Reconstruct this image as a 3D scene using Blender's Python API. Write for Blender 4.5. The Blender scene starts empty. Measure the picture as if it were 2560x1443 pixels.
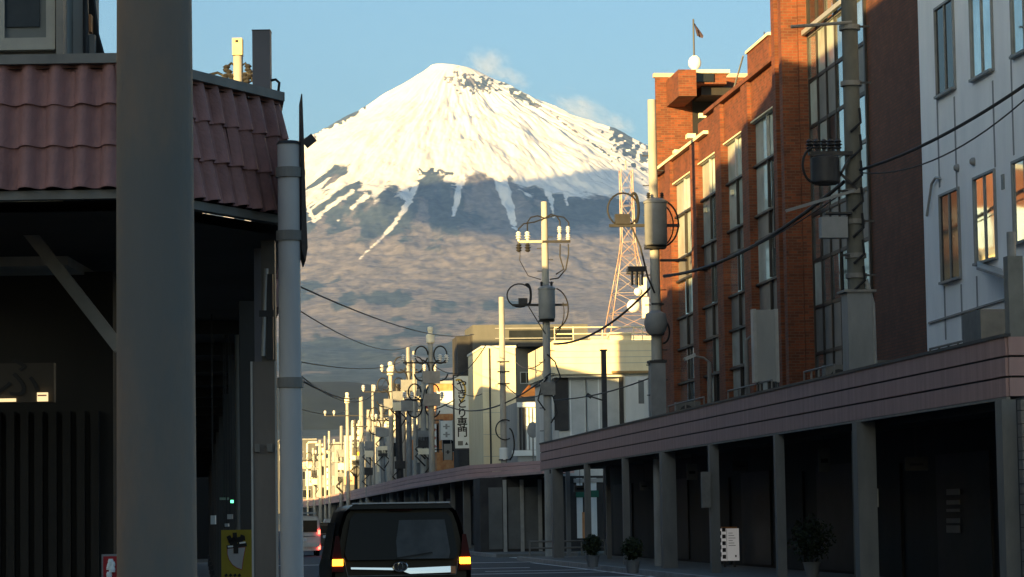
import bpy, math, random
import numpy as np
from mathutils import Vector, Matrix
R = math.radians
random.seed(7)
SC = bpy.context.scene
COL = SC.collection

# ---------------------------------------------------------------- camera
YAW, PITCH, ROLL, FPX, EYE = R(6.55), math.atan(574.5/6850), R(0.9), 6850.0, 1.6
DH = Vector((math.sin(YAW), math.cos(YAW), 0)); RH = Vector((math.cos(YAW), -math.sin(YAW), 0)); ZV = Vector((0, 0, 1))
CF = DH*math.cos(PITCH) + ZV*math.sin(PITCH)
CU0 = ZV*math.cos(PITCH) - DH*math.sin(PITCH)
CR = RH*math.cos(ROLL) - CU0*math.sin(ROLL)
CU = CU0*math.cos(ROLL) + RH*math.sin(ROLL)
cam = bpy.data.cameras.new('camera'); camo = bpy.data.objects.new('camera', cam); COL.objects.link(camo)
camo.matrix_world = Matrix(((CR.x, CU.x, -CF.x, 0), (CR.y, CU.y, -CF.y, 0), (CR.z, CU.z, -CF.z, EYE), (0, 0, 0, 1)))
cam.sensor_width = 36; cam.lens = FPX/2560*36; cam.clip_start = 0.2; cam.clip_end = 120000
SC.camera = camo

# ---------------------------------------------------------------- sky, sun, exposure
SUN_AZ, SUN_EL = R(216.5), R(7.5)
TOSUN = Vector((math.sin(SUN_AZ)*math.cos(SUN_EL), math.cos(SUN_AZ)*math.cos(SUN_EL), math.sin(SUN_EL)))
w = bpy.data.worlds.new("World"); SC.world = w; w.use_nodes = True
nt = w.node_tree; bg = nt.nodes['Background']
sky = nt.nodes.new('ShaderNodeTexSky'); sky.sky_type = 'NISHITA'; sky.sun_disc = False
sky.sun_elevation = SUN_EL; sky.sun_rotation = SUN_AZ
sky.air_density = 1.0; sky.dust_density = 3.0; sky.ozone_density = 2.4; sky.altitude = 0
tint = nt.nodes.new('ShaderNodeMix'); tint.data_type = 'RGBA'; tint.blend_type = 'MULTIPLY'; tint.inputs[0].default_value = 1.0; tint.inputs[7].default_value = (.85, .97, .98, 1)
nt.links.new(sky.outputs[0], tint.inputs[6]); nt.links.new(tint.outputs[2], bg.inputs[0]); bg.inputs[1].default_value = 0.085
sl = bpy.data.lights.new('sun', 'SUN'); so = bpy.data.objects.new('sun', sl); COL.objects.link(so)
sl.energy = 5.0; sl.angle = R(0.4); sl.color = (1.0, 0.665, 0.245)
so.rotation_euler = TOSUN.to_track_quat('Z', 'Y').to_euler(); so.location = (0, 0, 60)
SC.view_settings.view_transform = 'Standard'; SC.view_settings.look = 'None'
SC.view_settings.exposure = 1.75; SC.view_settings.gamma = 1.0; SC.view_settings.use_curve_mapping = False
SC.render.film_transparent = False
try:
    SC.cycles.use_denoising = True
    SC.cycles.max_bounces = 6; SC.cycles.volume_bounces = 3; SC.cycles.volume_max_steps = 256
    SC.cycles.sample_clamp_indirect = 4.0
except Exception:
    pass

# ---------------------------------------------------------------- measuring helpers (rays through the lens -> places in the street)
def ray(px, py):
    return CF + CR*((px-1280)/FPX) - CU*((py-721.5)/FPX)
EYEV = Vector((0, 0, EYE))
def onx(px, py, x): d = ray(px, py); return EYEV + d*(x/d.x)
def ony(px, py, y): d = ray(px, py); return EYEV + d*(y/d.y)
def onz(px, py, z): d = ray(px, py); return EYEV + d*((z-EYE)/d.z)
def ond(px, py, dep): d = ray(px, py); return EYEV + d*(dep/d.dot(DH))
def cw(u, v, z=0.0): return RH*u + DH*v + ZV*z

# ---------------------------------------------------------------- materials
MATS = {}
def mat(name, c1, c2=None, scale=3.0, stretch=(1, 1, 1), rough=0.8, spec=0.3, metal=0.0, bump=0.0, bscale=None, lo=0.35, hi=0.65, emit=None, estr=0.0, coat=0.0):
    if name in MATS: return MATS[name]
    m = bpy.data.materials.new(name); m.use_nodes = True; n = m.node_tree; b = n.nodes['Principled BSDF']
    b.inputs['Roughness'].default_value = rough; b.inputs['Metallic'].default_value = metal
    b.inputs['Specular IOR Level'].default_value = spec; b.inputs['Base Color'].default_value = (*c1, 1)
    if coat: b.inputs['Coat Weight'].default_value = coat; b.inputs['Coat Roughness'].default_value = 0.05
    tc = n.nodes.new('ShaderNodeTexCoord'); mp = n.nodes.new('ShaderNodeMapping'); mp.inputs['Scale'].default_value = stretch
    n.links.new(tc.outputs['Object'], mp.inputs['Vector'])
    if c2 is not None:
        nz = n.nodes.new('ShaderNodeTexNoise'); nz.inputs['Scale'].default_value = scale; nz.inputs['Detail'].default_value = 7; nz.inputs['Roughness'].default_value = 0.62
        cr = n.nodes.new('ShaderNodeValToRGB'); cr.color_ramp.elements[0].position = lo; cr.color_ramp.elements[1].position = hi
        cr.color_ramp.elements[0].color = (*c1, 1); cr.color_ramp.elements[1].color = (*c2, 1)
        n.links.new(mp.outputs[0], nz.inputs['Vector']); n.links.new(nz.outputs['Fac'], cr.inputs[0]); n.links.new(cr.outputs[0], b.inputs['Base Color'])
    if bump:
        n2 = n.nodes.new('ShaderNodeTexNoise'); n2.inputs['Scale'].default_value = bscale or scale*6; n2.inputs['Detail'].default_value = 5
        bp = n.nodes.new('ShaderNodeBump'); bp.inputs['Strength'].default_value = bump; bp.inputs['Distance'].default_value = 0.02
        n.links.new(mp.outputs[0], n2.inputs['Vector']); n.links.new(n2.outputs['Fac'], bp.inputs['Height']); n.links.new(bp.outputs[0], b.inputs['Normal'])
    if emit: b.inputs['Emission Color'].default_value = (*emit, 1); b.inputs['Emission Strength'].default_value = estr
    MATS[name] = m; return m

def brick_mat(name, c1, c2, mortar):
    m = mat(name, c1); n = m.node_tree; b = n.nodes['Principled BSDF']
    tc = n.nodes['Texture Coordinate']; sx = n.nodes.new('ShaderNodeSeparateXYZ'); n.links.new(tc.outputs['Object'], sx.inputs[0])
    ad = n.nodes.new('ShaderNodeMath'); ad.operation = 'ADD'; n.links.new(sx.outputs[0], ad.inputs[0]); n.links.new(sx.outputs[1], ad.inputs[1])
    cx = n.nodes.new('ShaderNodeCombineXYZ'); n.links.new(ad.outputs[0], cx.inputs[0]); n.links.new(sx.outputs[2], cx.inputs[1])
    bt = n.nodes.new('ShaderNodeTexBrick'); bt.inputs['Scale'].default_value = 1.0; bt.inputs['Brick Width'].default_value = 0.23; bt.inputs['Row Height'].default_value = 0.075
    bt.inputs['Mortar Size'].default_value = 0.008; bt.inputs['Color1'].default_value = (*c1, 1); bt.inputs['Color2'].default_value = (*c2, 1); bt.inputs['Mortar'].default_value = (*mortar, 1)
    n.links.new(cx.outputs[0], bt.inputs['Vector'])
    nz = n.nodes.new('ShaderNodeTexNoise'); nz.inputs['Scale'].default_value = 1.6; nz.inputs['Detail'].default_value = 8; nz.inputs['Roughness'].default_value = .7
    n.links.new(tc.outputs['Object'], nz.inputs['Vector'])
    mx = n.nodes.new('ShaderNodeMix'); mx.data_type = 'RGBA'; mx.blend_type = 'MULTIPLY'; mx.inputs[0].default_value = .8
    cr = n.nodes.new('ShaderNodeValToRGB'); cr.color_ramp.elements[0].position = .3; cr.color_ramp.elements[1].position = .7
    cr.color_ramp.elements[0].color = (.55, .5, .48, 1); cr.color_ramp.elements[1].color = (1.15, 1.1, 1.05, 1)
    n.links.new(nz.outputs['Fac'], cr.inputs[0]); n.links.new(bt.outputs['Color'], mx.inputs[6]); n.links.new(cr.outputs[0], mx.inputs[7])
    n.links.new(mx.outputs[2], b.inputs['Base Color']); b.inputs['Roughness'].default_value = .75
    return m

def glass_mat(name, base, rough=0.04, spec=0.9):
    m = mat(name, base, tuple(c*1.6 for c in base), scale=.8, rough=rough, spec=spec)
    n = m.node_tree; b = n.nodes['Principled BSDF']; b.inputs['IOR'].default_value = 1.52
    nz = n.nodes.new('ShaderNodeTexNoise'); nz.inputs['Scale'].default_value = .5; nz.inputs['Detail'].default_value = 2
    tc = n.nodes['Texture Coordinate']; n.links.new(tc.outputs['Object'], nz.inputs['Vector'])
    bp = n.nodes.new('ShaderNodeBump'); bp.inputs['Strength'].default_value = .06; bp.inputs['Distance'].default_value = .1
    n.links.new(nz.outputs['Fac'], bp.inputs['Height']); n.links.new(bp.outputs[0], b.inputs['Normal'])
    return m

M_brick = brick_mat('red brick', (.20, .054, .02), (.10, .032, .016), (.14, .08, .05))
M_brickd = brick_mat('dark brown brick', (.15, .055, .028), (.11, .043, .024), (.07, .045, .03))
M_white = mat('white render', (.76, .77, .79), (.86, .86, .87), scale=1.2, stretch=(1, 1, .35), rough=.85, bump=.15)
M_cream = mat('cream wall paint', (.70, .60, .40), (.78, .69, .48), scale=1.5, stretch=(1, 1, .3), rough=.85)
M_offw = mat('off white wall', (.50, .51, .50), (.64, .64, .62), scale=.9, stretch=(1, 1, .25), rough=.85, bump=.1)
M_greyw = mat('grey wall', (.26, .27, .27), (.36, .36, .35), scale=.8, stretch=(1, 1, .3), rough=.85, bump=.1)
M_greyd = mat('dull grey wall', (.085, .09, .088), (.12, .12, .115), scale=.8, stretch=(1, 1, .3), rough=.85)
M_darkw = mat('dark shade block wall', (.03, .03, .032), (.06, .057, .055), scale=.8, rough=.85)
M_conc = mat('pole concrete', (.26, .255, .24), (.38, .37, .34), scale=2.2, stretch=(1, 1, .4), rough=.85, bump=.2)
M_concd = mat('dark weathered concrete', (.165, .158, .145), (.25, .185, .14), lo=.42, hi=.6, scale=1.5, stretch=(1, 1, .35), rough=.8, bump=.25, bscale=30)
M_steel = mat('grey painted steel', (.16, .17, .18), (.22, .23, .24), scale=2, rough=.5, spec=.4)
M_steeld = mat('dark steel', (.022, .022, .025), (.04, .04, .042), scale=3, rough=.5)
M_col = mat('arcade column paint', (.13, .135, .135), (.18, .18, .175), scale=3, stretch=(1, 1, .3), rough=.5)
M_dcol = mat('dark brown column', (.045, .042, .04), (.065, .06, .056), scale=3, stretch=(1, 1, .3), rough=.6)
M_wpole = mat('pale pole paint', (.38, .38, .39), (.50, .485, .475), scale=2.5, stretch=(1, 1, .2), rough=.55, bump=.1)
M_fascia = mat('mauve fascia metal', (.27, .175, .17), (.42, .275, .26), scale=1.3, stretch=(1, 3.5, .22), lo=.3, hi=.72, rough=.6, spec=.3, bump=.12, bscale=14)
M_fascia2 = mat('paler mauve fascia', (.46, .29, .28), (.54, .35, .33), scale=1.2, stretch=(1, .3, 1), rough=.6)  # paler mauve than the near canopy
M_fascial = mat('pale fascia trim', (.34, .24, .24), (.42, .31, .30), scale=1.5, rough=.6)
M_tile = mat('brown roof tile', (.33, .165, .15), (.42, .21, .19), scale=7, rough=.6, spec=.35, bump=.3, bscale=60)
M_tilek = mat('weathered brown roof tile', (.26, .14, .13), (.36, .18, .165), scale=5, rough=.65, spec=.3, bump=.3, bscale=60)
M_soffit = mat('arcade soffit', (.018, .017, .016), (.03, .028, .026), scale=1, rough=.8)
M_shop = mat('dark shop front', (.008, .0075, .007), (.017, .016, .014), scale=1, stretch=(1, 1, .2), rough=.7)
M_shut = mat('grey roller shutter', (.10, .105, .105), (.14, .145, .145), scale=1.2, rough=.6)
M_trim = mat('grey metal trim', (.16, .155, .145), (.22, .21, .195), scale=4, rough=.6)
M_glass = glass_mat('window glass', (.42, .47, .47)); M_glass.node_tree.nodes['Principled BSDF'].inputs['Metallic'].default_value = .85
M_pale = glass_mat('pale window glass', (.30, .35, .33), .08, .8)  # glass with a pale base colour
M_glassd = glass_mat('dark window glass', (.012, .014, .016), rough=.08, spec=.25)
M_spand = mat('grey spandrel panel', (.12, .12, .115), (.18, .175, .165), scale=1.2, rough=.5)
M_frame = mat('aluminium frame', (.30, .31, .31), (.38, .385, .385), scale=3, rough=.45, metal=.3)
M_framed = mat('dark shade panel', (.02, .018, .017), (.032, .028, .025), scale=3, rough=.5)
M_cable = mat('black cable rubber', (.012, .012, .013), rough=.6)
M_ceram = mat('white ceramic insulator', (.62, .60, .57), (.70, .68, .64), scale=5, rough=.3, spec=.5)
M_asph = mat('asphalt', (.055, .056, .058), (.08, .08, .08), scale=2.5, rough=.85, bump=.4, bscale=80)
M_pave = mat('pavement slabs', (.12, .118, .112), (.17, .165, .155), scale=2, rough=.85, bump=.2)
M_kerb = mat('kerb stone', (.26, .255, .25), (.34, .33, .32), scale=3, rough=.85)
M_paint = mat('road paint', (.55, .55, .54), (.72, .72, .70), scale=6, rough=.7)
M_ground = mat('earth', (.09, .085, .07), (.13, .12, .095), scale=.02, rough=.95)
M_signw = mat('white sign face', (.68, .72, .72), (.76, .79, .79), scale=2, rough=.5)
M_black = mat('black print', (.012, .012, .014), rough=.6)
M_yel = mat('yellow print', (.55, .36, .03), (.62, .42, .05), scale=8, rough=.6)
M_yeld = mat('yellow banner', (.25, .20, .02), (.31, .25, .03), scale=5, rough=.7)
M_red = mat('red print', (.30, .015, .02), rough=.6)
M_green = mat('green sign', (.02, .12, .08), rough=.6)
M_silver = mat('silver paint', (.50, .52, .54), (.56, .58, .60), scale=4, rough=.35, metal=.5, coat=.4)
M_vanb = mat('black car paint', (.004, .004, .0045), rough=.35, spec=.18, coat=.05)
M_chrome = mat('chrome', (.75, .76, .78), rough=.15, metal=1.0)
M_rubber = mat('tyre rubber', (.015, .015, .015), rough=.9)
M_amber = mat('amber lamp', (.6, .25, .02), emit=(1, .33, .015), estr=3.2)
M_redl = mat('red lamp', (.5, .02, .02), emit=(1, .05, .03), estr=5)
M_redlens = mat('dark red lens', (.05, .003, .003), rough=.4, spec=.1)
M_warm = mat('warm lamp', (.8, .7, .5), emit=(1, .62, .25), estr=1.6)
M_dimwarm = mat('dim warm lamp', (.7, .6, .4), emit=(1, .72, .35), estr=.35)
M_greenl = mat('green lamp', (.1, .6, .2), emit=(.1, 1, .35), estr=1.2)
M_leaf = mat('leaves', (.014, .022, .010), (.032, .045, .016), scale=9, rough=.7)
M_tower = mat('faded red and white tower paint', (.33, .21, .16), (.42, .33, .27), scale=.22, stretch=(.2, .2, 1), lo=.48, hi=.52, rough=.7)
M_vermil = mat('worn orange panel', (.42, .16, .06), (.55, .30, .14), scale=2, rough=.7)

# ---------------------------------------------------------------- mesh builder
class MB:
    def __init__(self): self.v = []; self.f = []
    def add(self, vs, fs):
        o = len(self.v); self.v += [tuple(p) for p in vs]; self.f += [tuple(i+o for i in f) for f in fs]; return self
    def box(self, x0, x1, y0, y1, z0, z1):
        x0, x1 = min(x0, x1), max(x0, x1); y0, y1 = min(y0, y1), max(y0, y1); z0, z1 = min(z0, z1), max(z0, z1)
        return self.add([(x0, y0, z0), (x1, y0, z0), (x1, y1, z0), (x0, y1, z0), (x0, y0, z1), (x1, y0, z1), (x1, y1, z1), (x0, y1, z1)],
                        [(0, 3, 2, 1), (4, 5, 6, 7), (0, 1, 5, 4), (1, 2, 6, 5), (2, 3, 7, 6), (3, 0, 4, 7)])
    def bar(self, p, q, wd, ht=None, up=(0, 0, 1)):
        p, q = Vector(p), Vector(q); d = (q-p).normalized(); ht = ht or wd
        s = d.cross(Vector(up)); s = s.normalized() if s.length > 1e-5 else Vector((1, 0, 0)); t = s.cross(d)
        c = [s*(a*wd/2) + t*(b*ht/2) for a, b in ((-1, -1), (1, -1), (1, 1), (-1, 1))]
        return self.add([p+k for k in c] + [q+k for k in c], [(0, 3, 2, 1), (4, 5, 6, 7), (0, 1, 5, 4), (1, 2, 6, 5), (2, 3, 7, 6), (3, 0, 4, 7)])
    def tube(self, pts, r, n=8, caps=True):
        pts = [Vector(p) for p in pts]; k = len(pts); rs = r if isinstance(r, (list, tuple)) else [r]*k; vs = []; prev = None
        for i, p in enumerate(pts):
            d = (pts[min(i+1, k-1)] - pts[max(i-1, 0)]).normalized()
            if prev is None: s = d.orthogonal().normalized()
            else:
                s = prev - d*prev.dot(d); s = s.normalized() if s.length > 1e-6 else d.orthogonal().normalized()
            prev = s; t = d.cross(s)
            vs += [p + (s*math.cos(2*math.pi*j/n) + t*math.sin(2*math.pi*j/n))*rs[i] for j in range(n)]
        fs = [(i*n+j, i*n+(j+1) % n, (i+1)*n+(j+1) % n, (i+1)*n+j) for i in range(k-1) for j in range(n)]
        if caps: fs += [tuple(range(n-1, -1, -1)), tuple((k-1)*n+j for j in range(n))]
        return self.add(vs, fs)
    def lathe(self, c, prof, n=14):
        c = Vector(c); vs = [c + Vector((r*math.cos(2*math.pi*j/n), r*math.sin(2*math.pi*j/n), z)) for r, z in prof for j in range(n)]; k = len(prof)
        fs = [(i*n+j, i*n+(j+1) % n, (i+1)*n+(j+1) % n, (i+1)*n+j) for i in range(k-1) for j in range(n)] + [tuple(range(n-1, -1, -1)), tuple((k-1)*n+j for j in range(n))]
        return self.add(vs, fs)
    def loft(self, rings):
        n = len(rings[0]); vs = [p for r in rings for p in r]; k = len(rings)
        fs = [(i*n+j, i*n+(j+1) % n, (i+1)*n+(j+1) % n, (i+1)*n+j) for i in range(k-1) for j in range(n)] + [tuple(range(n-1, -1, -1)), tuple((k-1)*n+j for j in range(n))]
        return self.add(vs, fs)
    def prism(self, poly, a, b, axis='y'):
        def P(u, v, t): return (u, t, v) if axis == 'y' else ((t, u, v) if axis == 'x' else (u, v, t))
        n = len(poly); vs = [P(u, v, a) for u, v in poly] + [P(u, v, b) for u, v in poly]
        return self.add(vs, [tuple(range(n)), tuple(range(2*n-1, n-1, -1))] + [(j, (j+1) % n, n+(j+1) % n, n+j) for j in range(n)])
    def build(self, name, m, parent=None, world=True, smooth=False):
        me = bpy.data.meshes.new(name); v = self.v
        if parent is not None and world:
            o = ROOTLOC.get(parent.name, Vector()); v = [(p[0]-o.x, p[1]-o.y, p[2]-o.z) for p in v]
        me.from_pydata(v, [], self.f); me.materials.append(m); me.update()
        import bmesh
        bm = bmesh.new(); bm.from_mesh(me); bmesh.ops.recalc_face_normals(bm, faces=bm.faces); bm.to_mesh(me); bm.free()
        if smooth:
            for p in me.polygons: p.use_smooth = True
            try: me.set_sharp_from_angle(angle=R(40))
            except Exception: pass
        ob = bpy.data.objects.new(name, me); COL.objects.link(ob)
        if parent is not None:
            ob.parent = parent; ROOTLOC[ob.name] = ROOTLOC.get(parent.name, Vector())
        return ob
ROOTLOC = {}
def tag(o, label=None, cat=None, group=None, kind=None):
    if label: o['label'] = label
    if cat: o['category'] = cat
    if group: o['group'] = group
    if kind: o['kind'] = kind
    return o
def thing(name, label, cat, loc, group=None, rotz=0.0):
    o = bpy.data.objects.new(name, None); COL.objects.link(o); o.location = loc; o.rotation_euler = (0, 0, rotz); o.empty_display_size = .3
    ROOTLOC[o.name] = Vector(loc); return tag(o, label, cat, group)
def B(*a): return MB().box(*a)
def structure(o): o['kind'] = 'structure'; return o
def copy_tree(o, parent=None):
    c = o.copy(); COL.objects.link(c); c.parent = parent
    for ch in o.children: copy_tree(ch, c)
    return c
def text_mesh(name, body, size, m, parent, loc, rot, depth=.004, bold=0.0):
    fc = bpy.data.curves.new(name, 'FONT'); fc.body = body; fc.size = size; fc.align_x = 'CENTER'; fc.align_y = 'CENTER'; fc.extrude = depth; fc.offset = bold
    fo = bpy.data.objects.new(name, fc); COL.objects.link(fo); dg = bpy.context.evaluated_depsgraph_get()
    me = bpy.data.meshes.new_from_object(fo.evaluated_get(dg)); bpy.data.objects.remove(fo)
    me.materials.clear(); me.materials.append(m); o = bpy.data.objects.new(name, me); COL.objects.link(o)
    o.parent = parent; o.location = Vector(loc) - ROOTLOC[parent.name]; o.rotation_euler = rot; return o

# window: frame part + pane sub-part.  plane 'x' (wall faces -x at x=c) or 'y' (wall faces -y at y=c)
def window(parent, plane, c, a0, a1, z0, z1, fm=None, gm=None, mull=1, fw=.05, proud=.05, name='window', sill=True, rail=False):
    fm = fm or M_frame; gm = gm or M_glass; a0, a1 = min(a0, a1), max(a0, a1); z0, z1 = min(z0, z1), max(z0, z1); fr = MB()
    def bx(mb, u0, u1, w0, w1, d0, d1):
        return mb.box(c-d1, c-d0, u0, u1, w0, w1) if plane == 'x' else mb.box(u0, u1, c-d1, c-d0, w0, w1)
    bx(fr, a0-fw, a0, z0-fw, z1+fw, .002, proud); bx(fr, a1, a1+fw, z0-fw, z1+fw, .002, proud)
    bx(fr, a0, a1, z1, z1+fw, .002, proud); bx(fr, a0, a1, z0-fw, z0, .002, proud + (.06 if sill else 0))
    for i in range(mull): u = a0 + (a1-a0)*(i+1)/(mull+1); bx(fr, u-fw*.35, u+fw*.35, z0, z1, .012, proud*.8)
    if rail: zz = z0+(z1-z0)*.5; bx(fr, a0, a1, zz-fw*.35, zz+fw*.35, .013, proud*.7)
    f = fr.build(name, fm, parent)
    bx(MB(), a0, a1, z0, z1, .002, .010).build('pane', gm, f)
    return f

# ================================================================= GROUND, ROADS
def sheet(name, pts, z, m): return structure(MB().add([(x, y, z) for x, y in pts], [tuple(range(len(pts)))]).build(name, m))
gp = [cw(-9500, -600), cw(9500, -600), cw(9500, 25200), cw(-9500, 25200)]
sheet('ground', [(p.x, p.y) for p in gp], -.06, M_ground)
sheet('road', [(.9, -60), (12.2, -60), (12.2, 700), (.9, 700)], 0, M_asph)
sheet('side_road', [(12.2, 105), (70, 105), (70, 113), (12.2, 113)], 0, M_asph)
sheet('side_road', [(-60, 105), (.9, 105), (.9, 113), (-60, 113)], 0, M_asph)
sheet('near_side_road', [(-60, 2), (.9, 2), (.9, 14), (-60, 14)], 0, M_asph)
def pavement(x0, x1, y0, y1, kerb_x):
    structure(B(x0, x1, y0, y1, -.05, .13).build('pavement', M_pave))
    kb = thing('kerb', 'pale stone kerb edging the pavement', 'kerb', (kerb_x, y0, 0)); kb['kind'] = 'structure'; del kb['category']; del kb['label']
    y = y0; i = 0
    while y < min(y1, y0+150):
        s = -1 if kerb_x > 6 else 1
        B(kerb_x-.09+.09*s, kerb_x+.09+.09*s, y+.01, min(y+1.99, y1), -.04, .14).build('kerb_stone', M_kerb, kb); y += 2.0; i += 1
pavement(12.2, 15.6, 44, 104.5, 12.2); pavement(12.2, 15.6, 113.5, 600, 12.2)
pavement(-2.4, .9, 14.6, 104, .9); pavement(-2.4, .9, 114, 600, .9)
def mark(x0, x1, y0, y1): structure(B(x0, x1, y0, y1, .003, .007).build('road_marking', M_paint))
for i in range(9): mark(9.4 if i % 2 else 8.9, 12.0, 66+i*1.3, 66.45+i*1.3) if i in (2, 5) else None
for i in range(8): mark(12.6, 15.4, 105.6+i*.9, 106.05+i*.9)
for i in range(14): mark(6.45, 6.6, 20+i*10, 26+i*10)
mark(7.0, 12.1, 99.6, 100.1); mark(11.75, 11.9, 30, 98); mark(1.2, 6.2, 101, 101.5); mark(7.2, 12, 79.2, 79.6); mark(8.6, 12, 83, 83.35); mark(7.4, 10.6, 88.4, 88.8)

# ================================================================= FUJI-LIKE MOUNTAIN
def hash2(ix, iy, seed):
    h = (ix*374761393 + iy*668265263 + seed*974634777) & 0x7fffffff
    h = (h ^ (h >> 13))*1274126177 & 0x7fffffff
    return ((h ^ (h >> 16)) & 0xffff)/65535.0
def vnoise(x, y, seed=0):
    xi = np.floor(x).astype(np.int64); yi = np.floor(y).astype(np.int64); fx = x-xi; fy = y-yi
    fx = fx*fx*(3-2*fx); fy = fy*fy*(3-2*fy)
    return (hash2(xi, yi, seed)*(1-fx)+hash2(xi+1, yi, seed)*fx)*(1-fy) + (hash2(xi, yi+1, seed)*(1-fx)+hash2(xi+1, yi+1, seed)*fx)*fy
def fbm(x, y, seed=0, oct=4, gain=.5):
    s = 0; a = 1; t = 0
    for i in range(oct): s = s + a*vnoise(x*2**i, y*2**i, seed+i*17); t += a; a *= gain
    return s/t
DM, UPX = 22500.0, 22500.0/6850
UC = (1145-1280)*UPX
PROF_R = np.array([0, 40, 62, 100, 145, 195, 250, 300, 350, 400, 465, 600, 800, 1100, 1700, 2600, 3650, 5000, 6300, 9000])
PROF_L = np.array([1122, 1128, 1130, 1108, 1080, 1046, 1010, 984, 958, 936, 902, 830, 740, 632, 450, 300, 180, 72, 0, 0])
PROF_RT = np.array([1122, 1126, 1118, 1096, 1074, 1045, 1015, 990, 968, 948, 912, 850, 745, 632, 450, 300, 180, 72, 0, 0])
def mountain_height(u, v):
    du = u-UC; dv = v-DM; r = np.hypot(du, dv)/UPX; ph = np.arctan2(du, -dv)
    k = .5+.5*np.sin(ph); h = (np.interp(r, PROF_R, PROF_L)*(1-k) + np.interp(r, PROF_R, PROF_RT)*k)*UPX*1.006
    # crater rim: highest at the left, a dip behind
    rim = np.exp(-((r-48)/26)**2); h = h + rim*(16*np.cos(ph+1.3) + 8)
    g = (fbm(ph*9+50, r*.004, 3, 4)-.5); gw = np.clip((r-60)/250, 0, 1)*np.clip((2600-r)/1500, 0, 1)
    h = h + g*95*gw
    g2 = (fbm(ph*34+90, r*.012, 11, 3)-.5); h = h + g2*44*np.clip((r-60)/160, 0, 1)*np.clip((3000-r)/1600, .0, 1)
    h = h + (fbm(u/700+99, v/700, 21, 5)-.5)*70*np.clip((r-500)/900, 0, 1)*np.clip((6300-r)/3000, 0, 1)
    h = h + (fbm(u/170+9, v/230, 31, 4)-.5)*46*np.clip((r-40)/200, 0, 1)*np.clip((5500-r)/3000, 0, 1)
    return np.maximum(h, -2), r, ph
def project(u, v, h):
    # true perspective onto the 2560 px picture, used only to place the snow cover measured on the photograph
    P = (u[..., None]*np.array(RH) + v[..., None]*np.array(DH)); P[..., 2] += h-EYE
    zc = P@np.array(CF); return 1280+FPX*(P@np.array(CR))/zc, 721.5-FPX*(P@np.array(CU))/zc
cols = np.concatenate([np.linspace(-1500, 560, 40), np.arange(590, 1760, 2.6), np.linspace(1800, 3600, 36)])
rr = np.concatenate([np.linspace(-700, -60, 40), np.linspace(-56, 140, 90), np.linspace(142, 900, 300), np.linspace(905, 2000, 130), np.linspace(2015, 6300, 120)])
vv = DM - rr*UPX
V, CC = np.meshgrid(vv, cols, indexing='ij'); U = (CC-1280)/FPX*V
H, RRR, PHI = mountain_height(U, V)
PX, PY = project(U, V, H)
def pl(px, pts): a = np.array(pts); return np.interp(px, a[:, 0], a[:, 1])
warp = (fbm(PHI*26+7, RRR*.006, 41, 4)-.5); fine = (fbm(U/60, V/60, 51, 4)-.5)
line = pl(PX, [(600, 560), (740, 500), (800, 470), (860, 445), (900, 470), (935, 500), (975, 470), (1005, 480), (1040, 460), (1075, 440), (1110, 445), (1140, 455), (1180, 445), (1235, 440),
               (1290, 455), (1320, 475), (1380, 480), (1420, 492), (1480, 488), (1560, 495), (1640, 500), (1800, 520)])
amp = pl(PX, [(600, 260), (800, 240), (900, 130), (1000, 60), (1200, 45), (1300, 55), (1640, 60)])
snow = (line + warp*amp + fine*30 - PY)/14.0
def tongue(pts):
    out = np.full(PX.shape, -9.0); a = np.array(pts, float)
    for (x0, y0, w0), (x1, y1, w1) in zip(a[:-1], a[1:]):
        t = np.clip(((PX-x0)*(x1-x0)+(PY-y0)*(y1-y0))/((x1-x0)**2+(y1-y0)**2), 0, 1)
        d = np.hypot(PX-(x0+t*(x1-x0)), PY-(y0+t*(y1-y0))); out = np.maximum(out, (w0+(w1-w0)*t-d)/4.0)
    return out
for tg in ([(1005, 450, 13), (1018, 492, 9), (1022, 505, 8), (985, 560, 5), (958, 592, 3.5), (900, 645, 1.2)], [(1040, 460, 9), (1022, 505, 7)], [(1155, 440, 10), (1143, 490, 8), (1136, 528, 5), (1133, 540, 2)],
           [(1245, 430, 16), (1262, 480, 17), (1275, 520, 12), (1284, 560, 6), (1290, 575, 3)], [(1365, 470, 8), (1378, 500, 6), (1384, 540, 2)], [(1412, 480, 8), (1418, 510, 3)],
           [(880, 480, 7), (830, 512, 5), (790, 548, 4)], [(915, 490, 9), (880, 520, 4)], [(770, 520, 5), (785, 552, 6)], [(845, 552, 4), (848, 549, 3)], [(900, 430, 5), (800, 505, 4), (770, 530, 3)]):
    snow = np.maximum(snow, tongue(tg) + fine*3)
def rock(cx, cy, rx, ry, rot, k, th):
    c, s = math.cos(rot), math.sin(rot); a = ((PX-cx)*c+(PY-cy)*s)/rx; b = (-(PX-cx)*s+(PY-cy)*c)/ry
    e = 1-np.sqrt(a*a+b*b); n = fbm(PX/k+cx, PY/k*1.2+cy, 61, 3)-.5
    return (e*1.0 + n*3.2 - th)*4
bare = np.maximum.reduce([rock(1165, 205, 50, 30, .35, 8, .62), rock(1215, 218, 30, 24, .6, 8, .62), rock(1285, 232, 75, 16, .62, 9, .72), rock(1345, 265, 60, 8, .5, 9, .55),
                          rock(1575, 366, 70, 32, .75, 11, .22), rock(845, 302, 75, 9, -.55, 12, .1), rock(1440, 330, 85, 4, .62, 9, .5), rock(1500, 372, 60, 3, .6, 9, .5), rock(1090, 432, 40, 10, 0, 10, .3),
                          rock(1240, 190, 30, 6, .5, 8, .2), rock(760, 340, 40, 14, -.6, 10, .2)])
snow = np.minimum(snow, -bare)
snow01 = np.clip(snow*.5+.5, 0, 1)
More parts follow.
